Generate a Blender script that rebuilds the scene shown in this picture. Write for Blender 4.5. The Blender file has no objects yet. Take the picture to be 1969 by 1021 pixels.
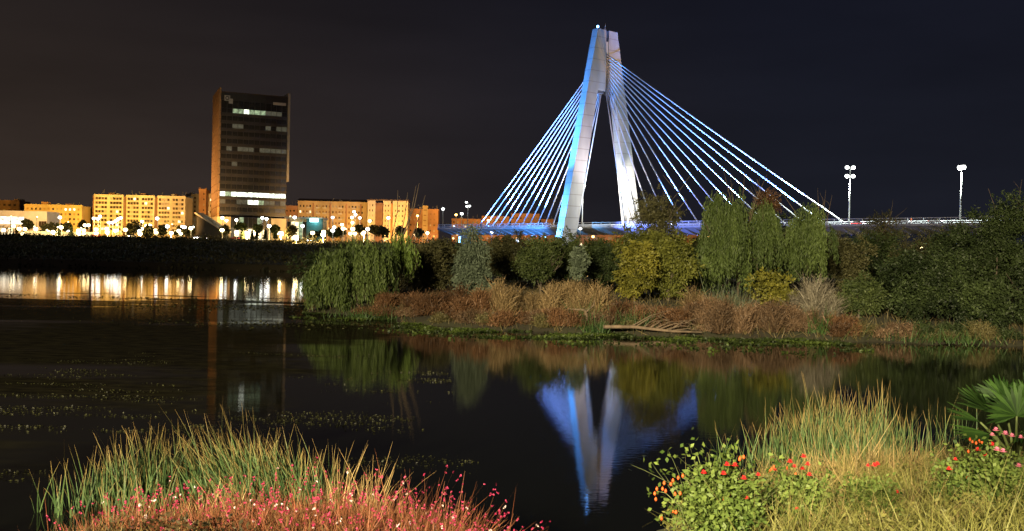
import bpy, math, random
import numpy as np
from mathutils import Vector, Matrix

random.seed(7)
RNG = np.random.default_rng(11)
SC = bpy.context.scene
COL = SC.collection

# ------------------------------------------------------------------ camera
EYE = 3.4                       # eye height above the water
FPX, CX, CY = 2000.0, 984.5, 510.5
PITCH = math.atan(21.0 / FPX)
ROLL = math.radians(1.25)
_F = Vector((0, math.cos(PITCH), -math.sin(PITCH)))
_U0 = Vector((0, math.sin(PITCH), math.cos(PITCH)))
_R0 = Vector((1, 0, 0))
_R = _R0 * math.cos(ROLL) + _U0 * math.sin(ROLL)
_U = _U0 * math.cos(ROLL) - _R0 * math.sin(ROLL)
cd = bpy.data.cameras.new('camera')
cd.sensor_width = 36.0
cd.lens = FPX / 1969.0 * 36.0
cd.clip_start = 0.1
cd.clip_end = 6000.0
cam = bpy.data.objects.new('camera', cd)
COL.objects.link(cam)
_m = Matrix((( _R.x, _U.x, -_F.x, 0), (_R.y, _U.y, -_F.y, 0), (_R.z, _U.z, -_F.z, EYE), (0, 0, 0, 1)))
cam.matrix_world = _m
SC.camera = cam


def W(px, py, d):
    """world point that stands d metres ahead at a photograph position"""
    v = _F + _R * ((px - CX) / FPX) - _U * ((py - CY) / FPX)
    return Vector((0, 0, EYE)) + v * (d / v.y)


# ------------------------------------------------------------------ world
world = bpy.data.worlds.new('World')
SC.world = world
world.use_nodes = True
wt = world.node_tree
wt.nodes.clear()
w_out = wt.nodes.new('ShaderNodeOutputWorld')
sky = wt.nodes.new('ShaderNodeTexSky')
sky.sky_type = 'NISHITA'
sky.sun_disc = False
sky.sun_elevation = math.radians(-8)
sky.sun_rotation = math.radians(200)
bg = wt.nodes.new('ShaderNodeBackground')
bg.inputs['Strength'].default_value = 0.05
wt.links.new(sky.outputs['Color'], bg.inputs['Color'])
# town glow in the night air: brownish over the town (to the left), navy elsewhere
tc = wt.nodes.new('ShaderNodeTexCoord')
sep = wt.nodes.new('ShaderNodeSeparateXYZ')
wt.links.new(tc.outputs['Generated'], sep.inputs[0])
mr = wt.nodes.new('ShaderNodeMapRange')
mr.interpolation_type = 'SMOOTHSTEP'
mr.inputs['From Min'].default_value = -0.55
mr.inputs['From Max'].default_value = 0.30
wt.links.new(sep.outputs['X'], mr.inputs['Value'])
mr2 = wt.nodes.new('ShaderNodeMapRange')
mr2.interpolation_type = 'SMOOTHSTEP'
mr2.inputs['From Min'].default_value = 0.30
mr2.inputs['From Max'].default_value = 0.0
wt.links.new(sep.outputs['Z'], mr2.inputs['Value'])
mixh = wt.nodes.new('ShaderNodeMix'); mixh.data_type = 'RGBA'
mixh.inputs['A'].default_value = (0.0125, 0.0098, 0.0098, 1)
mixh.inputs['B'].default_value = (0.0062, 0.0070, 0.0132, 1)
wt.links.new(mr.outputs[0], mixh.inputs['Factor'])
mixg = wt.nodes.new('ShaderNodeMix'); mixg.data_type = 'RGBA'
mixg.inputs['A'].default_value = (0.036, 0.025, 0.019, 1)
mixg.inputs['B'].default_value = (0.010, 0.011, 0.017, 1)
wt.links.new(mr.outputs[0], mixg.inputs['Factor'])
mixv = wt.nodes.new('ShaderNodeMix'); mixv.data_type = 'RGBA'
wt.links.new(mr2.outputs[0], mixv.inputs['Factor'])
wt.links.new(mixh.outputs['Result'], mixv.inputs['A'])
wt.links.new(mixg.outputs['Result'], mixv.inputs['B'])
wmap = wt.nodes.new('ShaderNodeMapping')
wmap.inputs['Scale'].default_value = (1.5, 1.5, 7.0)
wt.links.new(tc.outputs['Generated'], wmap.inputs[0])
wn = wt.nodes.new('ShaderNodeTexNoise')
wn.inputs['Scale'].default_value = 1.6
wn.inputs['Detail'].default_value = 5
wt.links.new(wmap.outputs[0], wn.inputs['Vector'])
wr = wt.nodes.new('ShaderNodeMapRange')
wr.inputs['From Min'].default_value = 0.3
wr.inputs['From Max'].default_value = 0.75
wr.inputs['To Min'].default_value = 0.82
wr.inputs['To Max'].default_value = 1.30
wt.links.new(wn.outputs['Fac'], wr.inputs['Value'])
bg2 = wt.nodes.new('ShaderNodeBackground')
wt.links.new(mixv.outputs['Result'], bg2.inputs['Color'])
wt.links.new(wr.outputs[0], bg2.inputs['Strength'])
addw = wt.nodes.new('ShaderNodeAddShader')
wt.links.new(bg.outputs[0], addw.inputs[0])
wt.links.new(bg2.outputs[0], addw.inputs[1])
wt.links.new(addw.outputs[0], w_out.inputs['Surface'])

# faint moon
sun_d = bpy.data.lights.new('moon', 'SUN')
sun_d.energy = 0.02
sun_d.angle = math.radians(0.5)
sun_d.color = (1.0, 0.95, 0.88)
sun = bpy.data.objects.new('moon', sun_d)
COL.objects.link(sun)
sun.rotation_euler = (math.radians(50), 0, math.radians(-25))

SC.render.engine = 'CYCLES'
SC.cycles.use_denoising = True
SC.cycles.max_bounces = 5
SC.cycles.diffuse_bounces = 2
SC.cycles.glossy_bounces = 3
SC.cycles.transparent_max_bounces = 8
SC.cycles.sample_clamp_indirect = 4.0
SC.view_settings.view_transform = 'Standard'
SC.view_settings.look = 'None'
SC.view_settings.exposure = 0.0
SC.view_settings.gamma = 1.0
SC.view_settings.use_curve_mapping = False


# ------------------------------------------------------------------ helpers
def link(o, parent=None):
    COL.objects.link(o)
    if parent is not None:
        o.parent = parent
    return o


def thing(name, label, cat, loc=(0, 0, 0), rotz=0.0, group=None):
    o = bpy.data.objects.new(name, None)
    o.empty_display_size = 0.3
    COL.objects.link(o)
    o.location = loc
    o.rotation_euler = (0, 0, rotz)
    return tag(o, label, cat, group)


def tag(o, label=None, cat=None, group=None, kind=None):
    if label: o['label'] = label
    if cat: o['category'] = cat
    if group: o['group'] = group
    if kind: o['kind'] = kind
    return o


class MB:
    def __init__(s):
        s.v = []; s.f = []; s.smooth = False
    def box(s, x0, x1, y0, y1, z0, z1):
        n = len(s.v)
        s.v += [(x0, y0, z0), (x1, y0, z0), (x1, y1, z0), (x0, y1, z0), (x0, y0, z1), (x1, y0, z1), (x1, y1, z1), (x0, y1, z1)]
        s.f += [tuple(n + i for i in q) for q in ((3, 2, 1, 0), (4, 5, 6, 7), (0, 1, 5, 4), (1, 2, 6, 5), (2, 3, 7, 6), (3, 0, 4, 7))]
        return s
    def loft(s, rings, cap=True):
        n = len(s.v); k = len(rings[0])
        for r in rings: s.v += [tuple(p) for p in r]
        for i in range(len(rings) - 1):
            for j in range(k):
                a = n + i * k + j; b = n + i * k + (j + 1) % k
                s.f.append((a, b, b + k, a + k))
        if cap:
            s.f.append(tuple(n + j for j in reversed(range(k))))
            s.f.append(tuple(n + (len(rings) - 1) * k + j for j in range(k)))
        return s
    def tube(s, pts, radii, sides=6):
        pts = [Vector(p) for p in pts]
        rings = []
        for i, p in enumerate(pts):
            d = (pts[min(i + 1, len(pts) - 1)] - pts[max(i - 1, 0)])
            d = d.normalized() if d.length > 1e-9 else Vector((0, 0, 1))
            a = d.cross(Vector((0, 0, 1)))
            if a.length < 1e-3: a = d.cross(Vector((1, 0, 0)))
            a.normalize(); b = d.cross(a)
            r = radii[i] if hasattr(radii, '__len__') else radii
            rings.append([p + (a * math.cos(t) + b * math.sin(t)) * r for t in (2 * math.pi * j / sides for j in range(sides))])
        return s.loft(rings)
    def lathe(s, prof, c=(0, 0, 0), sides=10):
        rings = [[(c[0] + r * math.cos(t), c[1] + r * math.sin(t), c[2] + z) for t in (2 * math.pi * j / sides for j in range(sides))] for r, z in prof]
        return s.loft(rings)
    def ball(s, c, r, n=8, sz=1.0):
        return s.lathe([(max(1e-3, r * math.sin(math.pi * i / n)), -r * sz * math.cos(math.pi * i / n)) for i in range(n + 1)], c, max(6, n))
    def mesh(s, name, mat=None):
        me = bpy.data.meshes.new(name)
        me.from_pydata([tuple(p) for p in s.v], [], s.f)
        if s.smooth: me.polygons.foreach_set('use_smooth', [True] * len(me.polygons))
        if mat: me.materials.append(mat)
        return me
    def build(s, name, mat, parent=None, loc=None):
        o = bpy.data.objects.new(name, s.mesh(name, mat))
        link(o, parent)
        if loc is not None: o.location = loc
        return o


def np_mesh(name, V, F, tone=None, along=None, mat=None):
    """V (n,3); F (m,4) quads"""
    me = bpy.data.meshes.new(name)
    V = np.ascontiguousarray(V, dtype=np.float32)
    F = np.ascontiguousarray(F, dtype=np.int32)
    me.vertices.add(len(V))
    me.vertices.foreach_set('co', V.ravel())
    m, k = F.shape
    me.loops.add(m * k)
    me.loops.foreach_set('vertex_index', F.ravel())
    me.polygons.add(m)
    me.polygons.foreach_set('loop_start', np.arange(0, m * k, k, dtype=np.int32))
    me.update(calc_edges=True)
    if tone is not None:
        at = me.attributes.new('tone', 'FLOAT', 'POINT')
        at.data.foreach_set('value', np.ascontiguousarray(tone, dtype=np.float32))
    if along is not None:
        at = me.attributes.new('along', 'FLOAT', 'POINT')
        at.data.foreach_set('value', np.ascontiguousarray(along, dtype=np.float32))
    if mat: me.materials.append(mat)
    return me


def unit(a):
    return a / np.maximum(np.linalg.norm(a, axis=-1, keepdims=True), 1e-9)


def leaves(C, D, L, Wd, tone):
    """diamond leaves: base C, long axis D, length, width -> V, F, tone"""
    n = len(C)
    D = unit(D)
    side = unit(np.cross(D, unit(RNG.normal(size=(n, 3)))))
    nrm = np.cross(D, side)
    L = np.broadcast_to(L, (n,))[:, None]; Wd = np.broadcast_to(Wd, (n,))[:, None]
    V = np.empty((n, 4, 3))
    V[:, 0] = C
    V[:, 1] = C + D * L * 0.45 + side * Wd * 0.5 + nrm * Wd * 0.12
    V[:, 2] = C + D * L
    V[:, 3] = C + D * L * 0.45 - side * Wd * 0.5 + nrm * Wd * 0.12
    F = np.arange(n * 4).reshape(n, 4)
    return V.reshape(-1, 3), F, np.repeat(tone, 4)


def blades(B, D, L, Wd, bend, tone, seg=4, side=None):
    """grass or reed blades: base, start direction, length, width, bend vector (n,3)"""
    n = len(B)
    D = unit(D)
    if side is None:
        a = RNG.uniform(0, 2 * np.pi, n)
        side = np.stack([np.cos(a), np.sin(a), np.zeros(n)], 1)
    side = unit(side - D * np.sum(side * D, 1, keepdims=True))
    L = np.broadcast_to(L, (n,))[:, None]; Wd = np.broadcast_to(Wd, (n,))[:, None]
    V = np.empty((n, seg + 1, 2, 3)); al = np.empty((n, seg + 1, 2))
    for i in range(seg + 1):
        t = i / seg
        p = B + D * L * t + bend * L * t * t
        w = Wd * (0.5 * (1 - 0.92 * t ** 1.6))
        V[:, i, 0] = p - side * w
        V[:, i, 1] = p + side * w
        al[:, i] = t
    base = (np.arange(n) * (seg + 1) * 2)[:, None, None]
    q = np.arange(seg)[None, :, None] * 2
    F = (base + q + np.array([0, 1, 3, 2])[None, None, :]).reshape(-1, 4)
    return V.reshape(-1, 3), F, np.repeat(tone, (seg + 1) * 2), al.reshape(-1)


def merge(parts):
    Vs, Fs, Ts, As = [], [], [], []
    off = 0
    for p in parts:
        V, F, T = p[:3]
        A = p[3] if len(p) > 3 else np.zeros(len(V))
        Vs.append(V); Fs.append(F + off); Ts.append(T); As.append(A)
        off += len(V)
    return np.concatenate(Vs), np.concatenate(Fs), np.concatenate(Ts), np.concatenate(As)


def foliage_obj(name, parts, mat, parent=None, loc=None):
    V, F, T, A = merge(parts)
    o = bpy.data.objects.new(name, np_mesh(name, V, F, T, A, mat))
    link(o, parent)
    if parent is not None: o['kind'] = 'stuff'
    if loc is not None: o.location = loc
    return o


def spot(name, loc, target, power, color, angle=60, blend=0.6, radius=0.3, parent=None):
    ld = bpy.data.lights.new(name, 'SPOT')
    ld.energy = power; ld.color = color
    ld.spot_size = math.radians(angle); ld.spot_blend = blend
    ld.shadow_soft_size = radius
    o = bpy.data.objects.new(name, ld)
    link(o, parent)
    o.location = loc
    d = Vector(target) - Vector(loc)
    o.rotation_euler = d.to_track_quat('-Z', 'Y').to_euler()
    return o


def point(name, loc, power, color, radius=0.4, parent=None):
    ld = bpy.data.lights.new(name, 'POINT')
    ld.energy = power; ld.color = color; ld.shadow_soft_size = radius
    o = bpy.data.objects.new(name, ld)
    link(o, parent)
    o.location = loc
    return o


# ------------------------------------------------------------------ materials
MATS = {}


def mat(name, col, rough=0.7, var=0.15, scale=1.0, bump=0.0, metal=0.0, spec=0.4, col2=None, stretch=(1, 1, 1)):
    if name in MATS: return MATS[name]
    m = bpy.data.materials.new(name); m.use_nodes = True
    nt = m.node_tree; b = nt.nodes['Principled BSDF']
    b.inputs['Roughness'].default_value = rough
    b.inputs['Metallic'].default_value = metal
    b.inputs['Specular IOR Level'].default_value = spec
    t = nt.nodes.new('ShaderNodeTexCoord'); mp = nt.nodes.new('ShaderNodeMapping')
    mp.inputs['Scale'].default_value = stretch
    nt.links.new(t.outputs['Object'], mp.inputs[0])
    n = nt.nodes.new('ShaderNodeTexNoise'); n.inputs['Scale'].default_value = scale; n.inputs['Detail'].default_value = 6
    nt.links.new(mp.outputs[0], n.inputs['Vector'])
    r = nt.nodes.new('ShaderNodeValToRGB')
    c2 = col2 or tuple(min(1, c * (1 + var)) for c in col)
    c1 = tuple(c * (1 - var) for c in col)
    r.color_ramp.elements[0].position = 0.32; r.color_ramp.elements[1].position = 0.68
    r.color_ramp.elements[0].color = (*c1, 1); r.color_ramp.elements[1].color = (*c2, 1)
    nt.links.new(n.outputs['Fac'], r.inputs[0]); nt.links.new(r.outputs[0], b.inputs['Base Color'])
    if bump:
        bp = nt.nodes.new('ShaderNodeBump'); bp.inputs['Strength'].default_value = bump; bp.inputs['Distance'].default_value = 0.05
        nt.links.new(n.outputs['Fac'], bp.inputs['Height']); nt.links.new(bp.outputs[0], b.inputs['Normal'])
    MATS[name] = m
    return m


def emit(name, col, strength, sample=False):
    if name in MATS: return MATS[name]
    m = bpy.data.materials.new(name); m.use_nodes = True
    b = m.node_tree.nodes['Principled BSDF']
    b.inputs['Base Color'].default_value = (0.6, 0.6, 0.6, 1)
    b.inputs['Emission Color'].default_value = (*col, 1)
    b.inputs['Emission Strength'].default_value = strength
    m.cycles.emission_sampling = 'AUTO' if sample else 'NONE'
    MATS[name] = m
    return m


def lit_room(name, col, strength, scale=0.9):
    """a lit window: the room behind shows as uneven light"""
    m = bpy.data.materials.new(name); m.use_nodes = True
    nt = m.node_tree; b = nt.nodes['Principled BSDF']
    b.inputs['Base Color'].default_value = (0.1, 0.1, 0.1, 1)
    b.inputs['Roughness'].default_value = 0.15
    g = nt.nodes.new('ShaderNodeNewGeometry')
    n = nt.nodes.new('ShaderNodeTexNoise'); n.inputs['Scale'].default_value = scale; n.inputs['Detail'].default_value = 3
    nt.links.new(g.outputs['Position'], n.inputs['Vector'])
    r = nt.nodes.new('ShaderNodeMapRange')
    r.inputs['From Min'].default_value = 0.35; r.inputs['From Max'].default_value = 0.65
    r.inputs['To Min'].default_value = strength * 0.35; r.inputs['To Max'].default_value = strength * 1.3
    nt.links.new(n.outputs['Fac'], r.inputs['Value'])
    b.inputs['Emission Color'].default_value = (*col, 1)
    nt.links.new(r.outputs[0], b.inputs['Emission Strength'])
    m.cycles.emission_sampling = 'NONE'
    MATS[name] = m
    return m


def fol(name, a, b, tip=None, trans=0.28, rough=0.55, spec=0.25):
    m = bpy.data.materials.new(name); m.use_nodes = True
    nt = m.node_tree; p = nt.nodes['Principled BSDF']; out = nt.nodes['Material Output']
    at = nt.nodes.new('ShaderNodeAttribute'); at.attribute_name = 'tone'
    r = nt.nodes.new('ShaderNodeValToRGB')
    r.color_ramp.elements[0].color = (*a, 1); r.color_ramp.elements[1].color = (*b, 1)
    nt.links.new(at.outputs['Fac'], r.inputs[0])
    c = r.outputs[0]
    if tip:
        al = nt.nodes.new('ShaderNodeAttribute'); al.attribute_name = 'along'
        mr_ = nt.nodes.new('ShaderNodeMapRange')
        mr_.inputs['From Min'].default_value = 0.72; mr_.inputs['From Max'].default_value = 1.0
        nt.links.new(al.outputs['Fac'], mr_.inputs['Value'])
        mx = nt.nodes.new('ShaderNodeMix'); mx.data_type = 'RGBA'
        nt.links.new(mr_.outputs[0], mx.inputs['Factor'])
        nt.links.new(c, mx.inputs['A']); mx.inputs['B'].default_value = (*tip, 1)
        c = mx.outputs['Result']
    nt.links.new(c, p.inputs['Base Color'])
    p.inputs['Roughness'].default_value = rough
    p.inputs['Specular IOR Level'].default_value = spec
    tr = nt.nodes.new('ShaderNodeBsdfTranslucent'); nt.links.new(c, tr.inputs['Color'])
    ms = nt.nodes.new('ShaderNodeMixShader'); ms.inputs[0].default_value = trans
    nt.links.new(p.outputs[0], ms.inputs[1]); nt.links.new(tr.outputs[0], ms.inputs[2])
    nt.links.new(ms.outputs[0], out.inputs['Surface'])
    MATS[name] = m
    return m


M_CONC = mat('concrete', (0.46, 0.44, 0.41), 0.85, 0.14, 0.25, 0.15, stretch=(1, 1, 0.5))
M_STEEL = mat('painted_steel', (0.55, 0.56, 0.58), 0.45, 0.08, 2.0)
M_CABLE = mat('cable_sheath', (0.72, 0.73, 0.75), 0.5, 0.06, 0.6)
M_DARKSTEEL = mat('dark_steel', (0.10, 0.10, 0.11), 0.5, 0.2, 2.0)
M_ASPH = mat('asphalt', (0.05, 0.05, 0.052), 0.9, 0.25, 0.6)
M_POLE = mat('galvanised_pole', (0.5, 0.5, 0.48), 0.5, 0.12, 1.5)
M_BARK = mat('bark', (0.075, 0.058, 0.042), 0.9, 0.4, 6.0, 0.4, stretch=(1, 1, 0.3))
M_DEADWOOD = mat('dead_wood', (0.11, 0.078, 0.052), 0.9, 0.35, 4.0, 0.3)
M_GLASS = mat('dark_glass', (0.028, 0.024, 0.018), 0.22, 0.4, 0.25, spec=0.6)
M_PANE = mat('window_glass', (0.05, 0.035, 0.022), 0.2, 0.4, 0.4, spec=0.5)
M_FRAME = mat('window_frame', (0.08, 0.065, 0.05), 0.5, 0.2, 1.0)
M_LAMP_W = emit('lamp_white', (0.95, 1.0, 0.96), 7)
M_LAMP_O = emit('lamp_sodium', (1.0, 0.52, 0.12), 10)
M_LAMP_Y = emit('lamp_warm', (1.0, 0.78, 0.36), 10)
M_LAMP_B = emit('lamp_blue', (0.12, 0.38, 1.0), 20)
M_HEADL = emit('headlight', (0.95, 0.97, 1.0), 30)
M_TAILL = emit('taillight', (1.0, 0.06, 0.03), 6)


# ------------------------------------------------------------------ terrain
def nz(x, y, s, seed=0.0):
    return (np.sin(x / s + seed) * np.cos(y / s * 1.13 + seed * 1.7) + 0.5 * np.sin(x / s * 2.3 + y / s * 1.9 + seed * 3.1)) / 1.5


def vnoise(x, y, seed=0, oct=4):
    g = np.random.default_rng(seed).random((64, 64)); out = np.zeros_like(x); amp = 1.0; tot = 0
    for _ in range(oct):
        xi = np.floor(x).astype(int); yi = np.floor(y).astype(int); fx = x - xi; fy = y - yi
        fx = fx * fx * (3 - 2 * fx); fy = fy * fy * (3 - 2 * fy)
        a = g[yi % 64, xi % 64]; b = g[yi % 64, (xi + 1) % 64]; c = g[(yi + 1) % 64, xi % 64]; d = g[(yi + 1) % 64, (xi + 1) % 64]
        out = out + amp * ((a * (1 - fx) + b * fx) * (1 - fy) + (c * (1 - fx) + d * fx) * fy)
        tot += amp; amp *= 0.55; x = x * 2.03 + 7.1; y = y * 2.03 + 3.7
    return out / tot


def grid_mesh(name, xs, ys, zf, m):
    X, Y = np.meshgrid(xs, ys)
    Z = zf(X, Y)
    V = np.stack([X, Y, Z], -1).reshape(-1, 3)
    nx, ny = len(xs), len(ys)
    i, j = np.meshgrid(np.arange(nx - 1), np.arange(ny - 1))
    a = (j * nx + i).ravel()
    F = np.stack([a, a + 1, a + nx + 1, a + nx], 1)
    me = np_mesh(name, V, F, mat=m)
    me.polygons.foreach_set('use_smooth', [True] * len(me.polygons))
    o = bpy.data.objects.new(name, me)
    link(o)
    tag(o, kind='structure')
    return o


M_EARTH = mat('bank_earth', (0.045, 0.034, 0.02), 0.95, 0.4, 0.5, 0.5, col2=(0.04, 0.042, 0.016))
M_NEAR = mat('near_bank_soil', (0.06, 0.045, 0.03), 0.95, 0.4, 2.0, 0.5, col2=(0.07, 0.075, 0.03))
M_FAR = mat('far_bank_grass', (0.10, 0.09, 0.04), 0.95, 0.4, 0.05, 0.3, col2=(0.18, 0.13, 0.065))


def z_far(x, y):
    a = 0.0285 * (y - 130)
    b = 3.4 + 0.0082 * y
    z = np.minimum(a, b) + 0.25 * nz(x, y, 9.0, 1.0) * np.clip((y - 150) / 40, 0, 1)
    z = np.where(y < 162, -0.6 + 0.02 * (y - 150), z)
    return z


far = grid_mesh('far_bank', np.concatenate([np.linspace(-1500, -340, 15), np.linspace(-330, 420, 220), np.linspace(430, 1500, 15)]),
                np.concatenate([np.linspace(146, 380, 110), np.linspace(388, 900, 60), np.linspace(940, 3800, 14)]), z_far, M_FAR)


def front(x):
    return np.interp(x, [-12, -11.2, -7.8, -3.2, 0.4, 7, 16, 22, 40, 70], [62, 57, 54.5, 48, 46, 45, 44.2, 44, 46, 60]) + 0.35 * np.sin(x * 1.7) + 0.2 * np.sin(x * 4.1 + 1)


def left_edge(y):
    return -11.3 - 0.14 * (y - 57)


def z_island(x, y):
    sd = np.minimum(y - front(x), x - left_edge(y))
    z = np.where(sd < 0, sd * 0.35, 0.9 * (1 - np.exp(-sd / 4.0)) + 0.012 * np.clip(sd - 5, 0, 200))
    z = z + 0.09 * nz(x, y, 1.6, 2.0) * np.clip(sd / 2, 0, 1)
    back = np.clip((y - 128) / 10, 0, 1)
    return np.maximum(z * (1 - back) - 1.2 * back, -1.2)


def zi(x, y):
    return float(z_island(np.array(float(x)), np.array(float(y))))


isl = grid_mesh('island', np.linspace(-24, 75, 240), np.linspace(40, 140, 190), z_island, M_EARTH)


def shore(x):
    return np.interp(x, [-14, -8, -4.6, -3.6, -2.2, -0.5, 0.2, 0.6, 0.9, 1.15, 1.45, 1.9, 3.0, 5, 8, 14, 30], [9, 9, 9.5, 12.6, 13.4, 11.5, 9.5, 8.0, 6.5, 7.0, 11, 13, 14.5, 17, 18.5, 19, 19])


def z_near(x, y):
    s = shore(x)
    t = np.clip((y - 4.0) / (s - 4.0), 0, 3)
    z = 1.8 * (1 - t ** 1.05)
    z = np.where(y < 4.0, 1.8, z)
    z = z + 0.05 * nz(x, y, 0.5, 0.4) * np.clip(y - 4.5, 0, 1)
    return np.maximum(z, -0.8)


def zn(x, y):
    return float(z_near(np.array(float(x)), np.array(float(y))))


near = grid_mesh('near_bank', np.linspace(-30, 34, 260), np.linspace(3.0, 26, 110), z_near, M_NEAR)
M_PAVE = mat('promenade_paving', (0.32, 0.29, 0.25), 0.85, 0.15, 1.2, 0.2)
prom = MB().box(-200, 200, -140, 4.0, 1.0, 1.795).build('promenade', M_PAVE)
tag(prom, kind='structure')


# ------------------------------------------------------------------ water
def water_material():
    m = bpy.data.materials.new('river_water'); m.use_nodes = True
    nt = m.node_tree; N = nt.nodes; Lk = nt.links
    p = N['Principled BSDF']; out = N['Material Output']
    p.inputs['Base Color'].default_value = (0.004, 0.0045, 0.0035, 1)
    p.inputs['Roughness'].default_value = 0.035
    p.inputs['IOR'].default_value = 1.33
    p.inputs['Specular IOR Level'].default_value = 0.5
    g = N.new('ShaderNodeNewGeometry')
    s = N.new('ShaderNodeSeparateXYZ'); Lk.new(g.outputs['Position'], s.inputs[0])
    mp = N.new('ShaderNodeMapping'); mp.inputs['Scale'].default_value = (0.5, 1.0, 1.0); Lk.new(g.outputs['Position'], mp.inputs[0])
    n1 = N.new('ShaderNodeTexNoise'); n1.inputs['Scale'].default_value = 9.0; n1.inputs['Detail'].default_value = 3; Lk.new(mp.outputs[0], n1.inputs['Vector'])
    bp = N.new('ShaderNodeBump'); bp.inputs['Strength'].default_value = 0.010; bp.inputs['Distance'].default_value = 0.1
    Lk.new(n1.outputs['Fac'], bp.inputs['Height']); Lk.new(bp.outputs[0], p.inputs['Normal'])
    # algae film: rough dull skin drifting on the still left arm of the river
    al = N.new('ShaderNodeBsdfPrincipled')
    al.inputs['Roughness'].default_value = 0.9
    al.inputs['Specular IOR Level'].default_value = 0.0
    na = N.new('ShaderNodeTexNoise'); na.inputs['Scale'].default_value = 3.0; na.inputs['Detail'].default_value = 8; Lk.new(mp.outputs[0], na.inputs['Vector'])
    ra = N.new('ShaderNodeValToRGB')
    ra.color_ramp.elements[0].color = (0.006, 0.0055, 0.004, 1); ra.color_ramp.elements[1].color = (0.022, 0.020, 0.010, 1)
    ra.color_ramp.elements[0].position = 0.35; ra.color_ramp.elements[1].position = 0.75
    Lk.new(na.outputs['Fac'], ra.inputs[0]); Lk.new(ra.outputs[0], al.inputs['Base Color'])
    # drifting film mask
    mp2 = N.new('ShaderNodeMapping'); mp2.inputs['Scale'].default_value = (0.06, 0.16, 1.0); Lk.new(g.outputs['Position'], mp2.inputs[0])
    n2 = N.new('ShaderNodeTexNoise'); n2.inputs['Scale'].default_value = 1.0; n2.inputs['Detail'].default_value = 9; n2.inputs['Roughness'].default_value = 0.62
    Lk.new(mp2.outputs[0], n2.inputs['Vector'])
    # where the film has gathered: left arm, nearer than the far channel
    fy = N.new('ShaderNodeMapRange'); fy.interpolation_type = 'SMOOTHSTEP'
    fy.inputs['From Min'].default_value = 73; fy.inputs['From Max'].default_value = 64
    mp3 = N.new('ShaderNodeMapping'); mp3.inputs['Scale'].default_value = (0.09, 0.35, 1.0); Lk.new(g.outputs['Position'], mp3.inputs[0])
    n3 = N.new('ShaderNodeTexNoise'); n3.inputs['Scale'].default_value = 1.0; n3.inputs['Detail'].default_value = 7; Lk.new(mp3.outputs[0], n3.inputs['Vector'])
    ye = N.new('ShaderNodeMath'); ye.operation = 'MULTIPLY_ADD'; ye.inputs[1].default_value = 46.0; Lk.new(n3.outputs['Fac'], ye.inputs[0])
    yo = N.new('ShaderNodeMath'); yo.operation = 'SUBTRACT'; yo.inputs[1].default_value = 23.0; Lk.new(s.outputs['Y'], yo.inputs[0])
    Lk.new(yo.outputs[0], ye.inputs[2]); Lk.new(ye.outputs[0], fy.inputs['Value'])
    fn = N.new('ShaderNodeMapRange'); fn.interpolation_type = 'SMOOTHSTEP'
    fn.inputs['From Min'].default_value = 14; fn.inputs['From Max'].default_value = 40; 
    fn.inputs['To Min'].default_value = 0.60
    Lk.new(s.outputs['Y'], fn.inputs['Value'])
    fx = N.new('ShaderNodeMapRange'); fx.interpolation_type = 'SMOOTHSTEP'
    fx.inputs['From Min'].default_value = -1.5; fx.inputs['From Max'].default_value = -8; Lk.new(s.outputs['X'], fx.inputs['Value'])
    m1 = N.new('ShaderNodeMath'); m1.operation = 'MULTIPLY'; Lk.new(fy.outputs[0], m1.inputs[0]); Lk.new(fx.outputs[0], m1.inputs[1])
    m1b = N.new('ShaderNodeMath'); m1b.operation = 'MULTIPLY'; Lk.new(m1.outputs[0], m1b.inputs[0]); Lk.new(fn.outputs[0], m1b.inputs[1])
    m2 = N.new('ShaderNodeMath'); m2.operation = 'MULTIPLY_ADD'; m2.inputs[1].default_value = 0.42; Lk.new(m1b.outputs[0], m2.inputs[0]); Lk.new(n2.outputs['Fac'], m2.inputs[2])
    m3 = N.new('ShaderNodeMapRange'); m3.interpolation_type = 'SMOOTHSTEP'
    m3.inputs['From Min'].default_value = 0.70; m3.inputs['From Max'].default_value = 0.90; m3.inputs['To Max'].default_value = 0.90
    Lk.new(m2.outputs[0], m3.inputs['Value'])
    ms = N.new('ShaderNodeMixShader'); Lk.new(m3.outputs[0], ms.inputs[0]); Lk.new(p.outputs[0], ms.inputs[1]); Lk.new(al.outputs[0], ms.inputs[2])
    Lk.new(ms.outputs[0], out.inputs['Surface'])
    return m


wo = MB()
wo.v = [(-1500, 3, 0), (1500, 3, 0), (1500, 900, 0), (-1500, 900, 0)]; wo.f = [(0, 1, 2, 3)]
water = wo.build('river_water', water_material()); tag(water, kind='structure')

# ------------------------------------------------------------------ the cable-stayed bridge
DECK_Z = 15.3
TH = math.radians(-50.4)
P0 = W(1155, 437, 425)
BR = thing('cable_stayed_bridge', 'cable stayed bridge with tall concrete pylon and blue lit white stays', 'bridge', (P0.x, P0.y, 0), TH)
Z0 = P0.z
HT = 80.0


def leg(sgn):
    b = MB()
    def ring(z, ui, uo, hx):
        return [(-hx, sgn * ui, Z0 + z), (hx, sgn * ui, Z0 + z), (hx, sgn * uo, Z0 + z), (-hx, sgn * uo, Z0 + z)]
    out = lambda z: 5.6 + (HT - z) * (22.0 - 5.6) / HT
    rows = [(-Z0 + 3.0, 17.2, out(-Z0 + 3.0), 2.0), (0, 14.4, out(0), 1.85), (28, 9.6, out(28), 1.75), (55.4, 4.9, out(55.4), 1.65)]
    b.loft([ring(*r) for r in rows] if sgn > 0 else [list(reversed(ring(*r))) for r in rows])
    rows = [(55.4, 0.75, out(55.4), 1.652), (70, 0.75, out(70), 1.6), (HT, 0.75, out(HT), 1.55)]
    b.loft([ring(*r) for r in rows] if sgn > 0 else [list(reversed(ring(*r))) for r in rows])
    return b.build('pylon_leg', M_PYL, BR)


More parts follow.
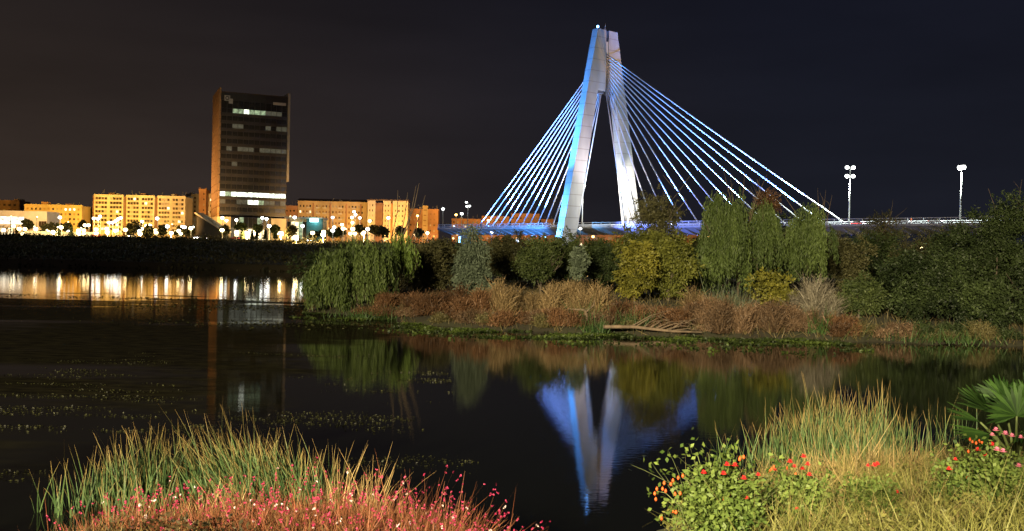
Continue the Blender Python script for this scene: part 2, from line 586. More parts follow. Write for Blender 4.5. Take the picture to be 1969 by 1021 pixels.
M_PYL = mat('pylon_concrete', (0.40, 0.38, 0.36), 0.85, 0.16, 0.22, 0.15, stretch=(1, 1, 0.35))
_nt = M_PYL.node_tree
_b = _nt.nodes['Principled BSDF']; _src = _b.inputs['Base Color'].links[0].from_socket
_t = _nt.nodes.new('ShaderNodeTexCoord'); _s = _nt.nodes.new('ShaderNodeSeparateXYZ'); _nt.links.new(_t.outputs['Object'], _s.inputs[0])
_d = _nt.nodes.new('ShaderNodeMath'); _d.operation = 'DIVIDE'; _d.inputs[1].default_value = 4.6; _nt.links.new(_s.outputs['Z'], _d.inputs[0])
_f = _nt.nodes.new('ShaderNodeMath'); _f.operation = 'FRACT'; _nt.links.new(_d.outputs[0], _f.inputs[0])
_c = _nt.nodes.new('ShaderNodeMath'); _c.operation = 'LESS_THAN'; _c.inputs[1].default_value = 0.07; _nt.links.new(_f.outputs[0], _c.inputs[0])
_mx = _nt.nodes.new('ShaderNodeMix'); _mx.data_type = 'RGBA'; _mx.blend_type = 'MULTIPLY'; _nt.links.new(_c.outputs[0], _mx.inputs['Factor'])
_nt.links.new(_src, _mx.inputs['A']); _mx.inputs['B'].default_value = (0.72, 0.70, 0.68, 1); _nt.links.new(_mx.outputs['Result'], _b.inputs['Base Color'])
leg_near = leg(-1)
leg_far = leg(1)
MB().box(-1.2, 1.2, -0.746, 0.746, Z0 + 57, Z0 + HT - 4.5).build('anchor_box', M_CONC, BR)
MB().box(-1.0, 1.0, -4.6, -1.0, Z0 + 54.2, Z0 + 55.39).build('shelf', M_DARKSTEEL, BR)
MB().box(-1.0, 1.0, 1.0, 4.6, Z0 + 54.2, Z0 + 55.39).build('shelf', M_DARKSTEEL, BR)
MB().tube([(0, 0, Z0 + HT - 4.5), (0, 0, Z0 + HT + 3.0)], [0.12, 0.05], 6).build('lightning_rod', M_STEEL, BR)
bl = MB().tube([(0, -4.2, Z0 + HT), (0, -4.2, Z0 + HT + 0.7)], 0.25, 8).build('beacon', M_DARKSTEEL, BR)
MB().ball((0, -4.2, Z0 + HT + 1.15), 0.5, 8).build('beacon_lens', M_LAMP_B, bl)

T0, T1 = -100.0, 240.0
hw = 10.5
prof = [(-hw, -0.05), (hw, -0.05), (hw, -0.75), (3.2, -3.0), (-3.2, -3.0), (-hw, -0.75)]
M_DECK = mat('deck_concrete', (0.42, 0.42, 0.42), 0.8, 0.15, 0.3, 0.1)
deck = MB().loft([[(T0, y, Z0 + z) for y, z in reversed(prof)], [(T1, y, Z0 + z) for y, z in reversed(prof)]]).build('deck', M_DECK, BR)
MB().box(T0, T1, -hw + 2.2, -1.4, Z0 - 0.05, Z0 + 0.004).build('roadway', M_ASPH, deck)
MB().box(T0, T1, 1.4, hw - 2.2, Z0 - 0.05, Z0 + 0.004).build('roadway', M_ASPH, deck)
br_me = MB()
br_me.loft([[(-0.22, -hw + 0.1, -0.80), (-0.22, -3.6, -3.3), (-0.22, -3.6, -2.4), (-0.22, -hw + 0.1, -0.62)], [(0.22, -hw + 0.1, -0.80), (0.22, -3.6, -3.3), (0.22, -3.6, -2.4), (0.22, -hw + 0.1, -0.62)]])
br_mesh = br_me.mesh('deck_bracket', M_DECK)
k = 0
t = T0 + 3
while t < T1:
    for sg in (1, -1):
        o = bpy.data.objects.new('deck_bracket', br_mesh); link(o, BR)
        o.location = (t, 0, Z0); o.rotation_euler = (0, 0, 0 if sg > 0 else math.pi)
    t += 5.0
# parapet rails and posts
post_mesh = MB().box(-0.09, 0.09, -0.09, 0.09, 0, 1.55).mesh('rail_post', M_STEEL)
for sy in (-hw + 0.2, hw - 0.2):
    for hz_, rr in ((1.5, 0.11), (0.85, 0.07), (0.35, 0.16)):
        MB().box(T0, T1, sy - rr * 0.6, sy + rr * 0.6, Z0 + hz_ - rr, Z0 + hz_ + rr).build('rail', M_STEEL, BR)
    t = T0 + 0.5
    while t < T1:
        o = bpy.data.objects.new('rail_post', post_mesh); link(o, BR); o.location = (t, sy + (0.17 if sy < 0 else -0.17), Z0 - 0.05)
        t += 5.0
# stays
NC = 14
for i in range(NC):
    zt = 56.5 + (70.5 - 56.5) * i / (NC - 1)
    for sg, t_in, t_out in ((1, 14.0, 113.0), (-1, -14.0, -81.7)):
        tb = t_in + (t_out - t_in) * i / (NC - 1)
        top = Vector((sg * 1.0, 0.0, Z0 + zt)); bot = Vector((tb, 0, Z0 + 0.6))
        pts = [top.lerp(bot, u) - Vector((0, 0, 0.004 * (bot - top).length * 4 * u * (1 - u))) for u in (0, .25, .5, .75, 1)]
        c = MB(); c.smooth = True
        co = c.tube(pts, 0.235 if sg > 0 else 0.225, 8).build('stay_cable', M_CABLE, BR)
        d = (top - bot).normalized()
        MB().tube([bot - Vector((0, 0, 0.62)) - d * 0.1, bot + d * 3.2], [0.34, 0.24], 8).build('anchor_sleeve', M_STEEL, co)
# piers
for t in (-92, 125, 160, 195, 230):
    g = float(z_far(np.array(0.0), np.array(max(165, P0.y + t * math.sin(TH)))))
    MB().loft([[(t - 1, -3, 0.5), (t + 1, -3, 0.5), (t + 1, 3, 0.5), (t - 1, 3, 0.5)], [(t - 1, -3.1, Z0 - 2.95), (t + 1, -3.1, Z0 - 2.95), (t + 1, 3.1, Z0 - 2.95), (t - 1, 3.1, Z0 - 2.95)]]).build('pier', M_CONC, BR)

# blue floodlights of the bridge, plus added warm and lavender ones
BLUE = (0.06, 0.30, 1.0)
CYAN = (0.12, 0.45, 1.0)
flood_house = MB().box(-0.5, 0.5, -0.35, 0.35, -0.3, 0.3).mesh('floodlight', M_DARKSTEEL)
flood_lens = MB().box(-0.42, 0.42, -0.28, 0.28, 0.29, 0.36).mesh('floodlight_lens', M_LAMP_B)


def flood(loc, target, power, color, angle=60, blend=0.7, r=0.4):
    h = bpy.data.objects.new('floodlight', flood_house); link(h, BR); h.location = loc
    d = (Vector(target) - Vector(loc)).normalized()
    h.rotation_euler = d.to_track_quat('Z', 'Y').to_euler()
    l = bpy.data.objects.new('floodlight_lens', flood_lens); link(l, h)
    spot('flood_beam', Vector(loc) + d * 0.9, target, power, color, angle, blend, r, BR)


for t, tt, zz, pw in ((-34, -36, 28, 620), (-62, -50, 24, 560), (-88, -66, 14, 300), (36, 44, 28, 560), (68, 66, 22, 700), (104, 86, 22, 800)):
    flood((t, -hw + 0.9, Z0 + 0.35), (tt, 0, Z0 + zz), pw * 1600, (0.10, 0.27, 1.0), 46 if t > 100 else 64, 0.6)
# near leg outer edge, far leg inner face, head
flood((-1.5, -34, 10.5), (0, -17.5, Z0 + 24), 230e3, (0.04, 0.30, 1.0), 70, 0.7)
flood((-1.0, -36, 10.5), (0, -8.5, Z0 + 62), 2600e3, (0.05, 0.30, 1.0), 26, 0.8)
flood((-1.0, -32, 10.5), (0, -22.5, Z0 + 2), 40e3, CYAN, 90, 0.6)
flood((60, 9.2, Z0 + 0.35), (0, 4, Z0 + 74), 300e3, (1.0, 0.55, 0.2), 14, 0.8)  # warm flood added to tint the far head top brown
flood((7, -2.0, Z0 + 0.35), (0.5, 8.5, Z0 + 40), 110e3, (0.6, 0.78, 1.0), 50, 0.8)
flood((44, -hw + 0.9, Z0 + 0.35), (0, -8, Z0 + 38), 130e3, (0.86, 0.70, 0.90), 46, 0.9)  # lavender flood added in place of mixed street lamp and blue light
flood((-4, -34, 10.5), (-45, -hw, Z0 - 1), 330e3, BLUE, 60, 0.9)
flood((4, -34, 10.5), (48, -hw, Z0 - 1), 560e3, (0.14, 0.24, 1.0), 70, 0.9)


# ------------------------------------------------------------------ street lamps
def lamp_proto(name, label, h, heads, lens_mat, group, lens_r=0.45, cat='street lamp'):
    """heads: list of (dx, dy, z) of luminaires relative to pole foot"""
    t = thing(name, label, cat, group=group)
    b = MB(); b.smooth = True
    b.tube([(0, 0, -1.5), (0, 0, h)], [0.16 + h * 0.008, 0.09], 7).build('pole', M_POLE, t)
    for dx, dy, z in heads:
        if abs(dx) + abs(dy) > 0.05:
            MB().tube([(0, 0, z - 0.1), (dx, dy, z + 0.12)], 0.06, 5).build('arm', M_POLE, t)
        hr_ = min(lens_r, 0.7)
        hd = MB().lathe([(0.12, hr_ * 0.5 + lens_r * 0.8), (hr_ * 0.6, lens_r * 0.85), (hr_ * 0.75, lens_r * 0.7)], (dx, dy, z), 9).build('lamp_head', M_DARKSTEEL, t)
        q = MB(); q.smooth = True
        q.ball((dx, dy, z), lens_r, 8, 0.85).build('lens', lens_mat, hd)  # oversized lens balls stand in for the lamps' glare
    return t


def copy_tree(o, parent=None):
    c = o.copy(); COL.objects.link(c); c.parent = parent
    for ch in list(o.children): copy_tree(ch, c)
    return c


def ground(x, y):
    return float(z_far(np.array(float(x)), np.array(float(y))))


def bridge_world(t, y, z):
    return Vector((P0.x + math.cos(TH) * t - math.sin(TH) * y, P0.y + math.sin(TH) * t + math.cos(TH) * y, z))


# high lamps on the bridge approach
def deck_t(px, yl):
    # distance along the deck (lateral offset yl) that shows at photo column px
    best = None
    for i in range(0, 4200):
        t = -100 + i * 0.08
        p = bridge_world(t, yl, Z0)
        u = CX + FPX * (p.x * _R.x + p.y * _R.y + (p.z - EYE) * _R.z) / (p.x * _F.x + p.y * _F.y + (p.z - EYE) * _F.z)
        if best is None or abs(u - px) < best[0]: best = (abs(u - px), t)
    return best[1]


def deck_lamp(px, yl, top_y, name, label, heads, lr, lens, power, color, group=None):
    t = deck_t(px, yl); p = bridge_world(t, yl, Z0)
    h = W(px, top_y, p.y).z - Z0
    l = lamp_proto(name, label, h, [(a, b, h + c) for a, b, c in heads], lens, group, lr)
    l.location = p
    point('lamp_light', (heads[0][0], heads[0][1], h + heads[0][2] - 0.9 - lr), power, color, 0.4, l)
    return l


COOL = (0.86, 1.0, 0.93)
deck_lamp(1632, 0, 322, 'high_lamp', 'tall pole with four white lamps where the outermost stay meets the deck', [(-1.0, 0, -2.8), (1.0, 0, -2.8), (-1.0, 0, 0.0), (1.0, 0, 0.0)], 0.68, M_LAMP_W, 90e3, COOL)
deck_lamp(1846, 0, 322, 'high_lamp', 'tall pole with single brilliant greenish white lamp on the bridge approach', [(-0.5, 0, 0.0), (0.5, 0, 0.1)], 0.8, M_LAMP_W, 70e3, COOL)
deck_lamp(1119, 3.5, 357, 'bridge_lamp', 'white lamp on the deck just beside the near pylon leg', [(0.2, 0, 0)], 0.95, M_LAMP_W, 22e3, (1, 1, 0.95))
deck_lamp(1203, 5.5, 359, 'bridge_lamp', 'brilliant white lamp glaring against the far pylon leg', [(-0.8, 0, 0.2), (0.9, 0, 0.5)], 1.9, M_LAMP_W, 55e3, (1, 1, 0.95))

# ------------------------------------------------------------------ buildings
PANE = MB().box(-0.5, 0.5, -0.04, 0.04, -0.5, 0.5)
PANES = {}


def pane(parent, x, y, z, w, h, m, name='window'):
    if m.name not in PANES: PANES[m.name] = PANE.mesh('window_pane', m)
    o = bpy.data.objects.new(name, PANES[m.name]); link(o, parent)
    o.location = (x, y, z); o.scale = (w, 1, h)
    return o


def facade(root, x0, w, z0, floors, fh, openings, sill, head, wall_m, depth=14.0, y0=0.0, top=1.2, litf=None, glass=None, rec=0.35):
    """front at y=y0 facing -y. openings: list of (u0,u1) along x. windows are set back in real openings"""
    H = floors * fh
    b = MB()
    b.box(x0, x0 + w, y0 + rec, y0 + depth, z0 - 6, z0 + H + top * 0.6)
    cur = 0.0
    for (u0, u1) in openings:
        if u0 > cur: b.box(x0 + cur, x0 + u0, y0, y0 + rec, z0 - 6, z0 + H)
        cur = u1
        zz = z0 - 6
        for f in range(floors):
            b.box(x0 + u0, x0 + u1, y0 + 0.03, y0 + rec, zz, z0 + f * fh + sill)
            zz = z0 + f * fh + head
        b.box(x0 + u0, x0 + u1, y0 + 0.03, y0 + rec, zz, z0 + H)
    if cur < w: b.box(x0 + cur, x0 + w, y0, y0 + rec, z0 - 6, z0 + H)
    b.box(x0 - 0.15, x0 + w + 0.15, y0 - 0.15, y0 + rec - 0.003, z0 + H, z0 + H + top)
    o = b.build('wall', wall_m, root)
    for f in range(floors):
        for i, (u0, u1) in enumerate(openings):
            m = (litf(f, i) if litf else None) or rb.choice((glass or M_PANE, glass or M_PANE, M_PANE, M_BLIND, M_SHUT))
            pane(root, x0 + (u0 + u1) / 2, y0 + rec * 0.72, z0 + f * fh + (sill + head) / 2, (u1 - u0) - 0.02, head - sill - 0.02, m)
    return o


def place(px0, d, rot=0.0, **kw):
    """local frame with origin on the ground at photo column px0"""
    p = W(px0, 450, d)
    return Vector((p.x, p.y, ground(p.x, p.y)))


def xw(px0, px1, d):
    return W(px1, 450, d).x - W(px0, 450, d).x


def zt(px, py, d):
    return W(px, py, d).z


M_YEL = mat('ochre_plaster', (0.58, 0.42, 0.20), 0.85, 0.28, 0.10, stretch=(1, 1, 0.5))
M_CREAM = mat('cream_plaster', (0.60, 0.52, 0.38), 0.85, 0.25, 0.12, stretch=(1, 1, 0.5))
M_BRICK = mat('orange_brick', (0.40, 0.21, 0.10), 0.9, 0.30, 0.12)
M_BRICKD = mat('dark_brick', (0.22, 0.12, 0.07), 0.9, 0.18, 0.4)
M_ROOF = mat('roof_tile', (0.09, 0.06, 0.045), 0.9, 0.2, 0.6)
M_WHITE = mat('white_render', (0.75, 0.72, 0.66), 0.8, 0.08, 0.3)
M_GREY = mat('grey_cladding', (0.30, 0.29, 0.27), 0.7, 0.12, 0.3)
L_WARM = lit_room('lit_window_warm', (1.0, 0.78, 0.42), 3.0)
L_WHITE = lit_room('lit_window_white', (1.0, 0.94, 0.74), 2.2)
L_DIM = lit_room('lit_window_dim', (0.62, 0.60, 0.40), 0.11, 1.6)
L_GREEN = lit_room('lit_window_green', (0.72, 0.95, 0.55), 0.45, 0.8)
L_OFFICE = lit_room('lit_office', (0.93, 1.0, 0.80), 2.6, 0.7)

M_BLIND = mat('pale_blind', (0.42, 0.36, 0.27), 0.8, 0.15, 0.8)
M_SHUT = mat('dark_shutter', (0.10, 0.06, 0.035), 0.8, 0.2, 0.8)
rb = random.Random(5)


def lit_some(p, m=L_WARM):
    return lambda f, i: (m if rb.random() < p else None)


# office tower
D = 570
ang = math.radians(25)
p = W(420, 440, D)
gz = ground(p.x, p.y)
tower = thing('office_tower', 'tall dark glass office tower with lit floors and orange side wall', 'office tower', (p.x, p.y, gz), ang)
TW, TD = 37.0, 26.0
ztop = zt(420, 172, D) - gz
fh = 14.6 / FPX * D
z_base = zt(470, 414, D) - gz            # top of the lobby
nf = 16
zl = z_base + 1.4
core = MB().box(0.25, TW - 0.25, 0.5, TD, z_base, ztop - 1.5)
core.build('core', M_GLASS, tower)
npn = 12
pw = (TW - 0.8) / npn
floor_of = lambda py: int(round((zt(480, py, D + 8) - gz - zl) / fh - 0.5))
F_BRIGHT, F_PART, F_TOP, F_STRIP = floor_of(368), floor_of(383), floor_of(222), floor_of(207)
F_A, F_B, F_C = floor_of(251), floor_of(294), floor_of(323)
for f in range(nf + 1):
    z = zl + f * fh
    if z + fh > ztop - 5.5: break
    MB().box(0.12, TW - 0.12, -0.12, 0.48, z - 0.95, z + 0.72).build('spandrel', mat('spandrel_bronze', (0.050, 0.038, 0.025), 0.45, 0.2, 0.6), tower)
    for i in range(npn):
        m = M_GLASS
        if f == F_BRIGHT: m = L_OFFICE if i != 1 else L_GREEN
        elif f == F_PART: m = L_OFFICE if i in (5, 6) else (L_GREEN if i == 7 else (L_DIM if i in (0, 3, 4, 8, 9, 11) else M_GLASS))
        elif f == F_TOP: m = L_OFFICE if i in (4,) else (L_GREEN if i in (2, 3, 5, 6, 7) else (L_DIM if i in (8, 9, 10) else M_GLASS))
        elif f == F_STRIP: m = L_DIM if i not in (3, 8) else M_GLASS
        elif f == F_A: m = L_DIM if i in (2, 3, 8, 10, 11) else M_GLASS
        elif f == F_B: m = L_DIM if i in (1, 3, 4, 5, 7, 8, 9, 10, 11) else M_GLASS
        elif f == F_C: m = L_DIM if i in (2,) else M_GLASS
        pane(tower, 0.4 + pw * (i + 0.5), 0.28, z + 0.72 + (fh - 1.67) / 2, pw - 0.22, fh - 1.69, m)
    MB().box(0.3, TW - 0.3, 0.02, 0.30, z + 0.72 + (fh - 1.67) * 0.97, z + fh - 0.95).build('window_rail', M_FRAME, tower)
for i in range(npn + 1):
    MB().box(0.4 + pw * i - 0.08, 0.4 + pw * i + 0.08, -0.02, 0.4, z_base, ztop - 5.6).build('mullion', M_FRAME, tower)
MB().box(0.1, TW - 0.1, -0.1, 0.49, ztop - 5.5, ztop - 1.6).build('top_band', mat('top_band', (0.035, 0.028, 0.02), 0.5, 0.2, 0.5), tower)
# side wall of slanted panels
nside = 18
M_PANEL = mat('terracotta_panel', (0.46, 0.27, 0.13), 0.8, 0.16, 0.5)
for i in range(nside):
    z0_ = 4 + (ztop - 4) * i / nside; z1_ = 4 + (ztop - 4) * (i + 1) / nside - 0.35
    pb = MB()
    pb.loft([[(-0.7, 0.1, z0_ + 1.6), (0.24, 0.1, z0_ + 1.6), (0.24, TD, z0_ - 1.6 + 1.6), (-0.25, TD, z0_)], [(-0.7, 0.1, z1_ + 1.6), (0.24, 0.1, z1_ + 1.6), (0.24, TD, z1_), (-0.25, TD, z1_)]])
    pb.build('side_panel', M_PANEL, tower)
MB().box(TW - 0.25, TW + 1.0, -0.6, TD, z_base + 20, ztop + 1.0).build('side_fin', mat('fin_stone', (0.42, 0.36, 0.30), 0.8, 0.12, 0.5), tower)
MB().box(-0.2, TW - 0.3, 0.4, TD, ztop - 1.6, ztop - 0.8).build('roof', M_ROOF, tower)
# lobby
MB().box(-0.8, 6.5, -0.4, TD, -4, z_base - 0.95).build('lobby_wall', M_CREAM, tower)
MB().box(28.5, TW, -0.4, TD, -4, z_base - 0.95).build('lobby_wall', M_CREAM, tower)
MB().box(6.5, 28.5, 3.0, TD, -4, z_base - 0.95).build('lobby_back', M_GREY, tower)
for i in range(9):
    pane(tower, 7.7 + i * 2.45, 1.2, z_base * 0.72, 2.25, z_base * 0.42, L_GREEN if i in (2, 6) else M_GLASS, 'lobby_window')
    pane(tower, 7.7 + i * 2.45, 1.2, z_base * 0.25, 2.25, z_base * 0.40, L_WARM if i not in (0, 8) else L_DIM, 'lobby_window')
# emblem: square plate with a dark ring and a lower tab, and a pale sign strip
M_SIGN = mat('sign_plate', (0.62, 0.56, 0.48), 0.6, 0.08, 1.0)
emb = MB()
zc = ztop - 4.4
emb.box(1.9, 4.9, -0.42, -0.13, zc - 1.5, zc + 1.5); emb.box(4.2, 6.4, -0.40, -0.13, zc - 2.9, zc - 0.2)
eo = emb.build('emblem', mat('emblem_plate', (0.50, 0.46, 0.40), 0.6, 0.1, 1.0), tower)
rg = MB(); rings = []
for i in range(20):
    a = 2 * math.pi * i / 20
    rings.append([(3.4 + r * math.cos(a), yy, zc + r * math.sin(a)) for r, yy in ((0.62, -0.42), (0.62, -0.47), (1.1, -0.47), (1.1, -0.42))])
rings.append(rings[0])
rg.loft(rings, cap=False).build('emblem_ring', M_FRAME, eo)
MB().box(28.5, 35.6, -0.40, -0.13, ztop - 6.1, ztop - 4.6).build('sign_strip', M_SIGN, tower)


# pale three-bay apartment block
D = 600
o = place(180, D)
blk = thing('apartment_block', 'pale eight storey apartment block of three bays split by dark recesses', 'apartment block', o)
fhh = 8.35 / FPX * D
htop = zt(180, 374, D) - o.z
nfl = 8
zb = htop - nfl * fhh - 1.0
for bi, (a, c) in enumerate(((180, 236), (242, 296), (302, 355))):
    x0 = xw(180, a, D); w = xw(a, c, D)
    half = w * 0.5
    ops = []
    for s0 in (0.5, half + 0.6):
        ww = half - 1.4
        for q in range(4):
            ops.append((s0 + q * ww / 4 + 0.12, s0 + (q + 1) * ww / 4 - 0.12))
    facade(blk, x0, w, zb, nfl, fhh, ops, 0.75, 2.15, M_CREAM, 14, litf=lit_some(0.055))
    if bi < 2:
        MB().box(x0 + w + 0.004, x0 + w + xw(236, 242, D) - 0.004, 1.6, 13.5, zb - 6, zb + nfl * fhh + 0.2).build('recess', M_BRICKD, blk)
    MB().box(x0 + w * 0.4, x0 + w * 0.6, 4, 8, zb + nfl * fhh + 0.7, zb + nfl * fhh + 2.4).build('roof_hut', M_BRICKD, blk)
MB().box(-1.0, -0.16, 0.4, 13.5, zb - 6, zb + nfl * fhh + 0.3).build('side_wall', M_BRICKD, blk)
BLK = o

# yellow lit long block
D = 600
o = place(46, D)
yb = thing('apartment_block', 'low orange yellow lit apartment block behind the white pavilion', 'apartment block', o)
hh = zt(46, 396, D) - o.z
w = xw(46, 157, D)
ops = [(1.2 + i * 2.45, 2.35 + i * 2.45) for i in range(13)]
fl = 6; f6 = hh / (fl + 0.0)
facade(yb, 0, w, 0, fl, f6, ops, 0.8, 2.0, M_YEL, 12, litf=lambda f, i: L_WHITE if (f == 5 and i in (9, 10, 11)) else None, glass=mat('ochre_shutter', (0.40, 0.24, 0.09), 0.8, 0.2, 0.5), rec=0.25)
for px, hh2 in ((80, 386), (127, 389)):
    x = xw(46, px, D)
    MB().box(x - 1.9, x + 1.9, 3, 7, hh + 0.73, hh + zt(px, hh2, D) - zt(px, 395, D)).build('roof_hut', M_BRICK, yb)

# dark block far left behind the pavilion
D = 640
o = place(-30, D)
db = thing('apartment_block', 'unlit brown block behind the white pavilion roof', 'apartment block', o)
hh = zt(0, 388, D) - o.z
facade(db, 0, xw(-30, 40, D), 0, 6, hh / 6, [(1.5 + i * 3.2, 3.1 + i * 3.2) for i in range(6)], 0.9, 2.2, M_BRICKD, 12)
MB().box(xw(-30, 22, D), xw(-30, 35, D), 3, 8, hh + 0.73, hh + 2.0).build('roof_hut', M_BRICK, db)

# orange infill between blocks
D = 680
o = place(155, D)
ib = thing('apartment_block', 'narrow orange building between the yellow block and the pale block', 'apartment block', o)
hh = zt(165, 404, D) - o.z
facade(ib, 0, xw(155, 180, D), 0, 6, hh / 6, [(0.8 + i * 2.0, 1.7 + i * 2.0) for i in range(4)], 0.8, 2.1, M_BRICK, 10)

# dark block and brick tower right of the pale block
D = 640
o = place(357, D)
ib = thing('apartment_block', 'dark grey brown block beside the pale block', 'apartment block', o)
hh = zt(365, 376, D) - o.z
facade(ib, 0, xw(357, 382, D), 0, 10, hh / 10, [(1.0 + i * 1.9, 2.0 + i * 1.9) for i in range(3)], 0.7, 2.0, M_GREY, 10, litf=lit_some(0.3, L_DIM))
o = place(381, 620)
ib = thing('stair_tower', 'slim brick stair tower beside the office tower', 'building', o)
hh = zt(390, 367, 620) - o.z
facade(ib, 0, xw(381, 395, 620), 0, 9, hh / 9, [(2.6, 3.4)], 0.9, 1.9, M_BRICK, 8)
MB().box(-0.1, 0.7, 1, 2, hh + 0.72, hh + 1.8).build('roof_horn', M_BRICK, ib)
MB().box(xw(381, 395, 620) - 0.7, xw(381, 395, 620), 1, 2, hh + 0.72, hh + 1.8).build('roof_horn', M_BRICK, ib)
o = place(395, 625)
ib = thing('apartment_block', 'low warm lit block tucked behind the office tower', 'apartment block', o)
facade(ib, 0, xw(395, 412, 625), 0, 7, (zt(400, 376, 625) - o.z) / 7, [(0.8, 1.6), (2.4, 3.2)], 0.8, 2.1, M_CREAM, 8, litf=lit_some(0.3))

# white pavilion at far left
D = 480
o = place(-40, D)
pv = thing('pavilion', 'long white flat roofed pavilion with glaring light strip', 'pavilion', o)
z1 = zt(40, 405, D) - o.z; z2 = zt(20, 416, D) - o.z; z3 = zt(20, 430, D) - o.z
wv = xw(-40, 85, D)
MB().box(0, wv, 2.5, 16, z2 + 0.004, z1).build('upper_wall', M_WHITE, pv)
MB().box(0, wv, 3.2, 16, -3, z3).build('lower_wall', M_WHITE, pv)
for i in range(6):
    a = xw(-40, 40, D) / 6
    pane(pv, a * (i + 0.5), 2.9, (z2 + z3) / 2, a - 0.12, z2 - z3 - 0.02, L_WHITE if True else M_PANE, 'light_panel')
MB().box(xw(-40, 40, D), wv, 2.7, 16, z3 + 0.004, z2).build('side_wall', M_WHITE, pv)
for i in range(3):
    pane(pv, wv - 3.6 + i * 1.2 + 0.4, 2.62, z3 + 0.2, 1.1, 2.6, M_PANE)
for i in range(4):
    pane(pv, 6 + i * 3.4, 3.12, z3 * 0.35, 2.2, z3 * 0.55, L_WARM if i in (1, 2) else M_PANE)

# low pale wall along the far promenade
D = 430
a = W(36, 450, D); b_ = W(186, 455, D)
o = Vector((a.x, a.y, ground(a.x, a.y)))
lw = thing('garden_wall', 'low pale wall with pilasters lit along the far promenade', 'wall', o)
ztw = zt(100, 445, D) - o.z; ww = b_.x - a.x
nseg = 14
for i in range(nseg):
    MB().box(ww * i / nseg + 0.12, ww * (i + 1) / nseg - 0.12, 0, 0.4, -2, ztw).build('wall_panel', M_WHITE, lw)
    MB().box(ww * i / nseg - 0.12, ww * i / nseg + 0.12, -0.1, 0.5, -2, ztw + 0.15).build('pilaster', M_CREAM, lw)

# slanted-roof entrance next to the tower
D = 520
o = place(378, D)
sl = thing('sloping_roof_hall', 'dark low hall with a pale slanting roof edge beside the office tower', 'hall', o)
xa, xb = 0, xw(378, 424, D)
za, zb_ = zt(378, 411, D) - o.z, zt(424, 442, D) - o.z
s = MB(); s.loft([[(xa, 0, -3), (xb, 0, -3), (xb, 0, zb_), (xa, 0, za)], [(xa, 14, -3), (xb, 14, -3), (xb, 14, zb_), (xa, 14, za)]][::-1])
s.build('wall', mat('dark_cladding', (0.05, 0.045, 0.035), 0.7, 0.2, 0.5), sl)
s = MB(); s.loft([[(xa - 1, -0.5, za), (xb + 1.5, -0.5, zb_ - 1.0), (xb + 1.5, -0.5, zb_ - 0.2), (xa - 1, -0.5, za + 0.85)], [(xa - 1, 14.5, za), (xb + 1.5, 14.5, zb_ - 1.0), (xb + 1.5, 14.5, zb_ - 0.2), (xa - 1, 14.5, za + 0.85)]][::-1])
s.build('roof_slab', M_CREAM, sl)

# glass kiosk with a glowing cyan sign
D = 500
o = place(551, D)
kio = thing('kiosk', 'teal glass kiosk with overhanging flat roof and glowing cyan sign', 'kiosk', o)
zk = zt(585, 420, D) - o.z; wk = xw(551, 620, D); xm = xw(551, 589, D)
MB().box(-0.5, wk + 0.4, -2, 12, zk - 0.1, zk + 0.55).build('roof', M_WHITE, kio)
M_TEAL = mat('teal_glass', (0.08, 0.20, 0.20), 0.4, 0.15, 0.6)
MB().box(xm, wk, 0, 11, -3, zk - 0.104).build('wall', M_TEAL, kio)
for i in range(5):
    pane(kio, xm * (i + 0.5) / 5, 0.6, zk * 0.45, xm / 5 - 0.2, zk * 0.8, L_WARM if i in (1, 2) else (L_GREEN if i == 3 else M_PANE))
    MB().box(xm * i / 5 - 0.08, xm * i / 5 + 0.08, 0.4, 0.8, -3, zk - 0.104).build('column', M_WHITE, kio)
MB().box(0, xm - 0.1, 5, 11, -3, zk - 0.104).build('back_wall', M_CREAM, kio)
zs0, zs1 = zt(604, 427, D) - o.z, zt(604, 420.5, D) - o.z
MB().box(xw(551, 597, D), xw(551, 613, D), -2.25, -2.03, zs0, zs1).build('sign', emit('sign_cyan', (0.55, 0.95, 1.0), 5.0), kio)
point('sign_light', (xw(551, 605, D), -3.5, zs0 - 0.6), 500, (0.2, 0.9, 1.0), 0.6, kio)

# long ochre block, gabled end block and brick blocks
D = 640
o = place(572, D)
e1 = thing('apartment_block', 'long ochre apartment block with dark tiled roof and balcony columns', 'apartment block', o)
hh = zt(640, 391, D) - o.z
w = xw(572, 705, D)
ops = [(1.0 + i * 2.0, 1.95 + i * 2.0) for i in range(20)]
facade(e1, 0, w, 0, 7, hh / 7, ops, 0.8, 2.15, M_YEL, 13, litf=lit_some(0.05), glass=mat('brown_shutter', (0.28, 0.15, 0.06), 0.8, 0.2, 0.5))
bal_me = MB().box(-1.2, 1.2, -1.0, -0.02, 0, 0.9).mesh('balcony', M_CREAM)
for c in (5.0, 11.0, 15.0, 24.5, 33.0):
    for f in range(7):
        q = bpy.data.objects.new('balcony', bal_me); link(q, e1); q.location = (c + 1.4, 0, f * hh / 7 + 0.1)
for c in (8.0, 18.4, 28.3, 37.2):
    MB().box(c + 0.98, c + 1.9, -0.4, -0.003, -5, hh - 0.1).build('stair_shaft', M_BRICK, e1)
r_ = MB(); r_.loft([[(-0.6, -0.7, hh + 1.2), (-0.6, 6.5, hh + 2.9), (-0.6, 13.6, hh + 1.2)], [(w + 0.6, -0.7, hh + 1.2), (w + 0.6, 6.5, hh + 2.9), (w + 0.6, 13.6, hh + 1.2)]][::-1])
r_.build('roof', M_ROOF, e1)
D = 625
o = place(706, D)
e2 = thing('apartment_block', 'pale block with columns of small square windows and dark roof edge', 'apartment block', o)
hh = zt(740, 390, D) - o.z
w = xw(706, 783, D)
ops = [(0.9, 1.6), (2.6, 3.3)]
facade(e2, 0, 4.6, 0, 8, hh / 8, ops, 0.8, 2.0, M_CREAM, 12)
MB().box(4.604, 9.4, 1.2, 12, -5, hh).build('recess', M_BRICKD, e2)
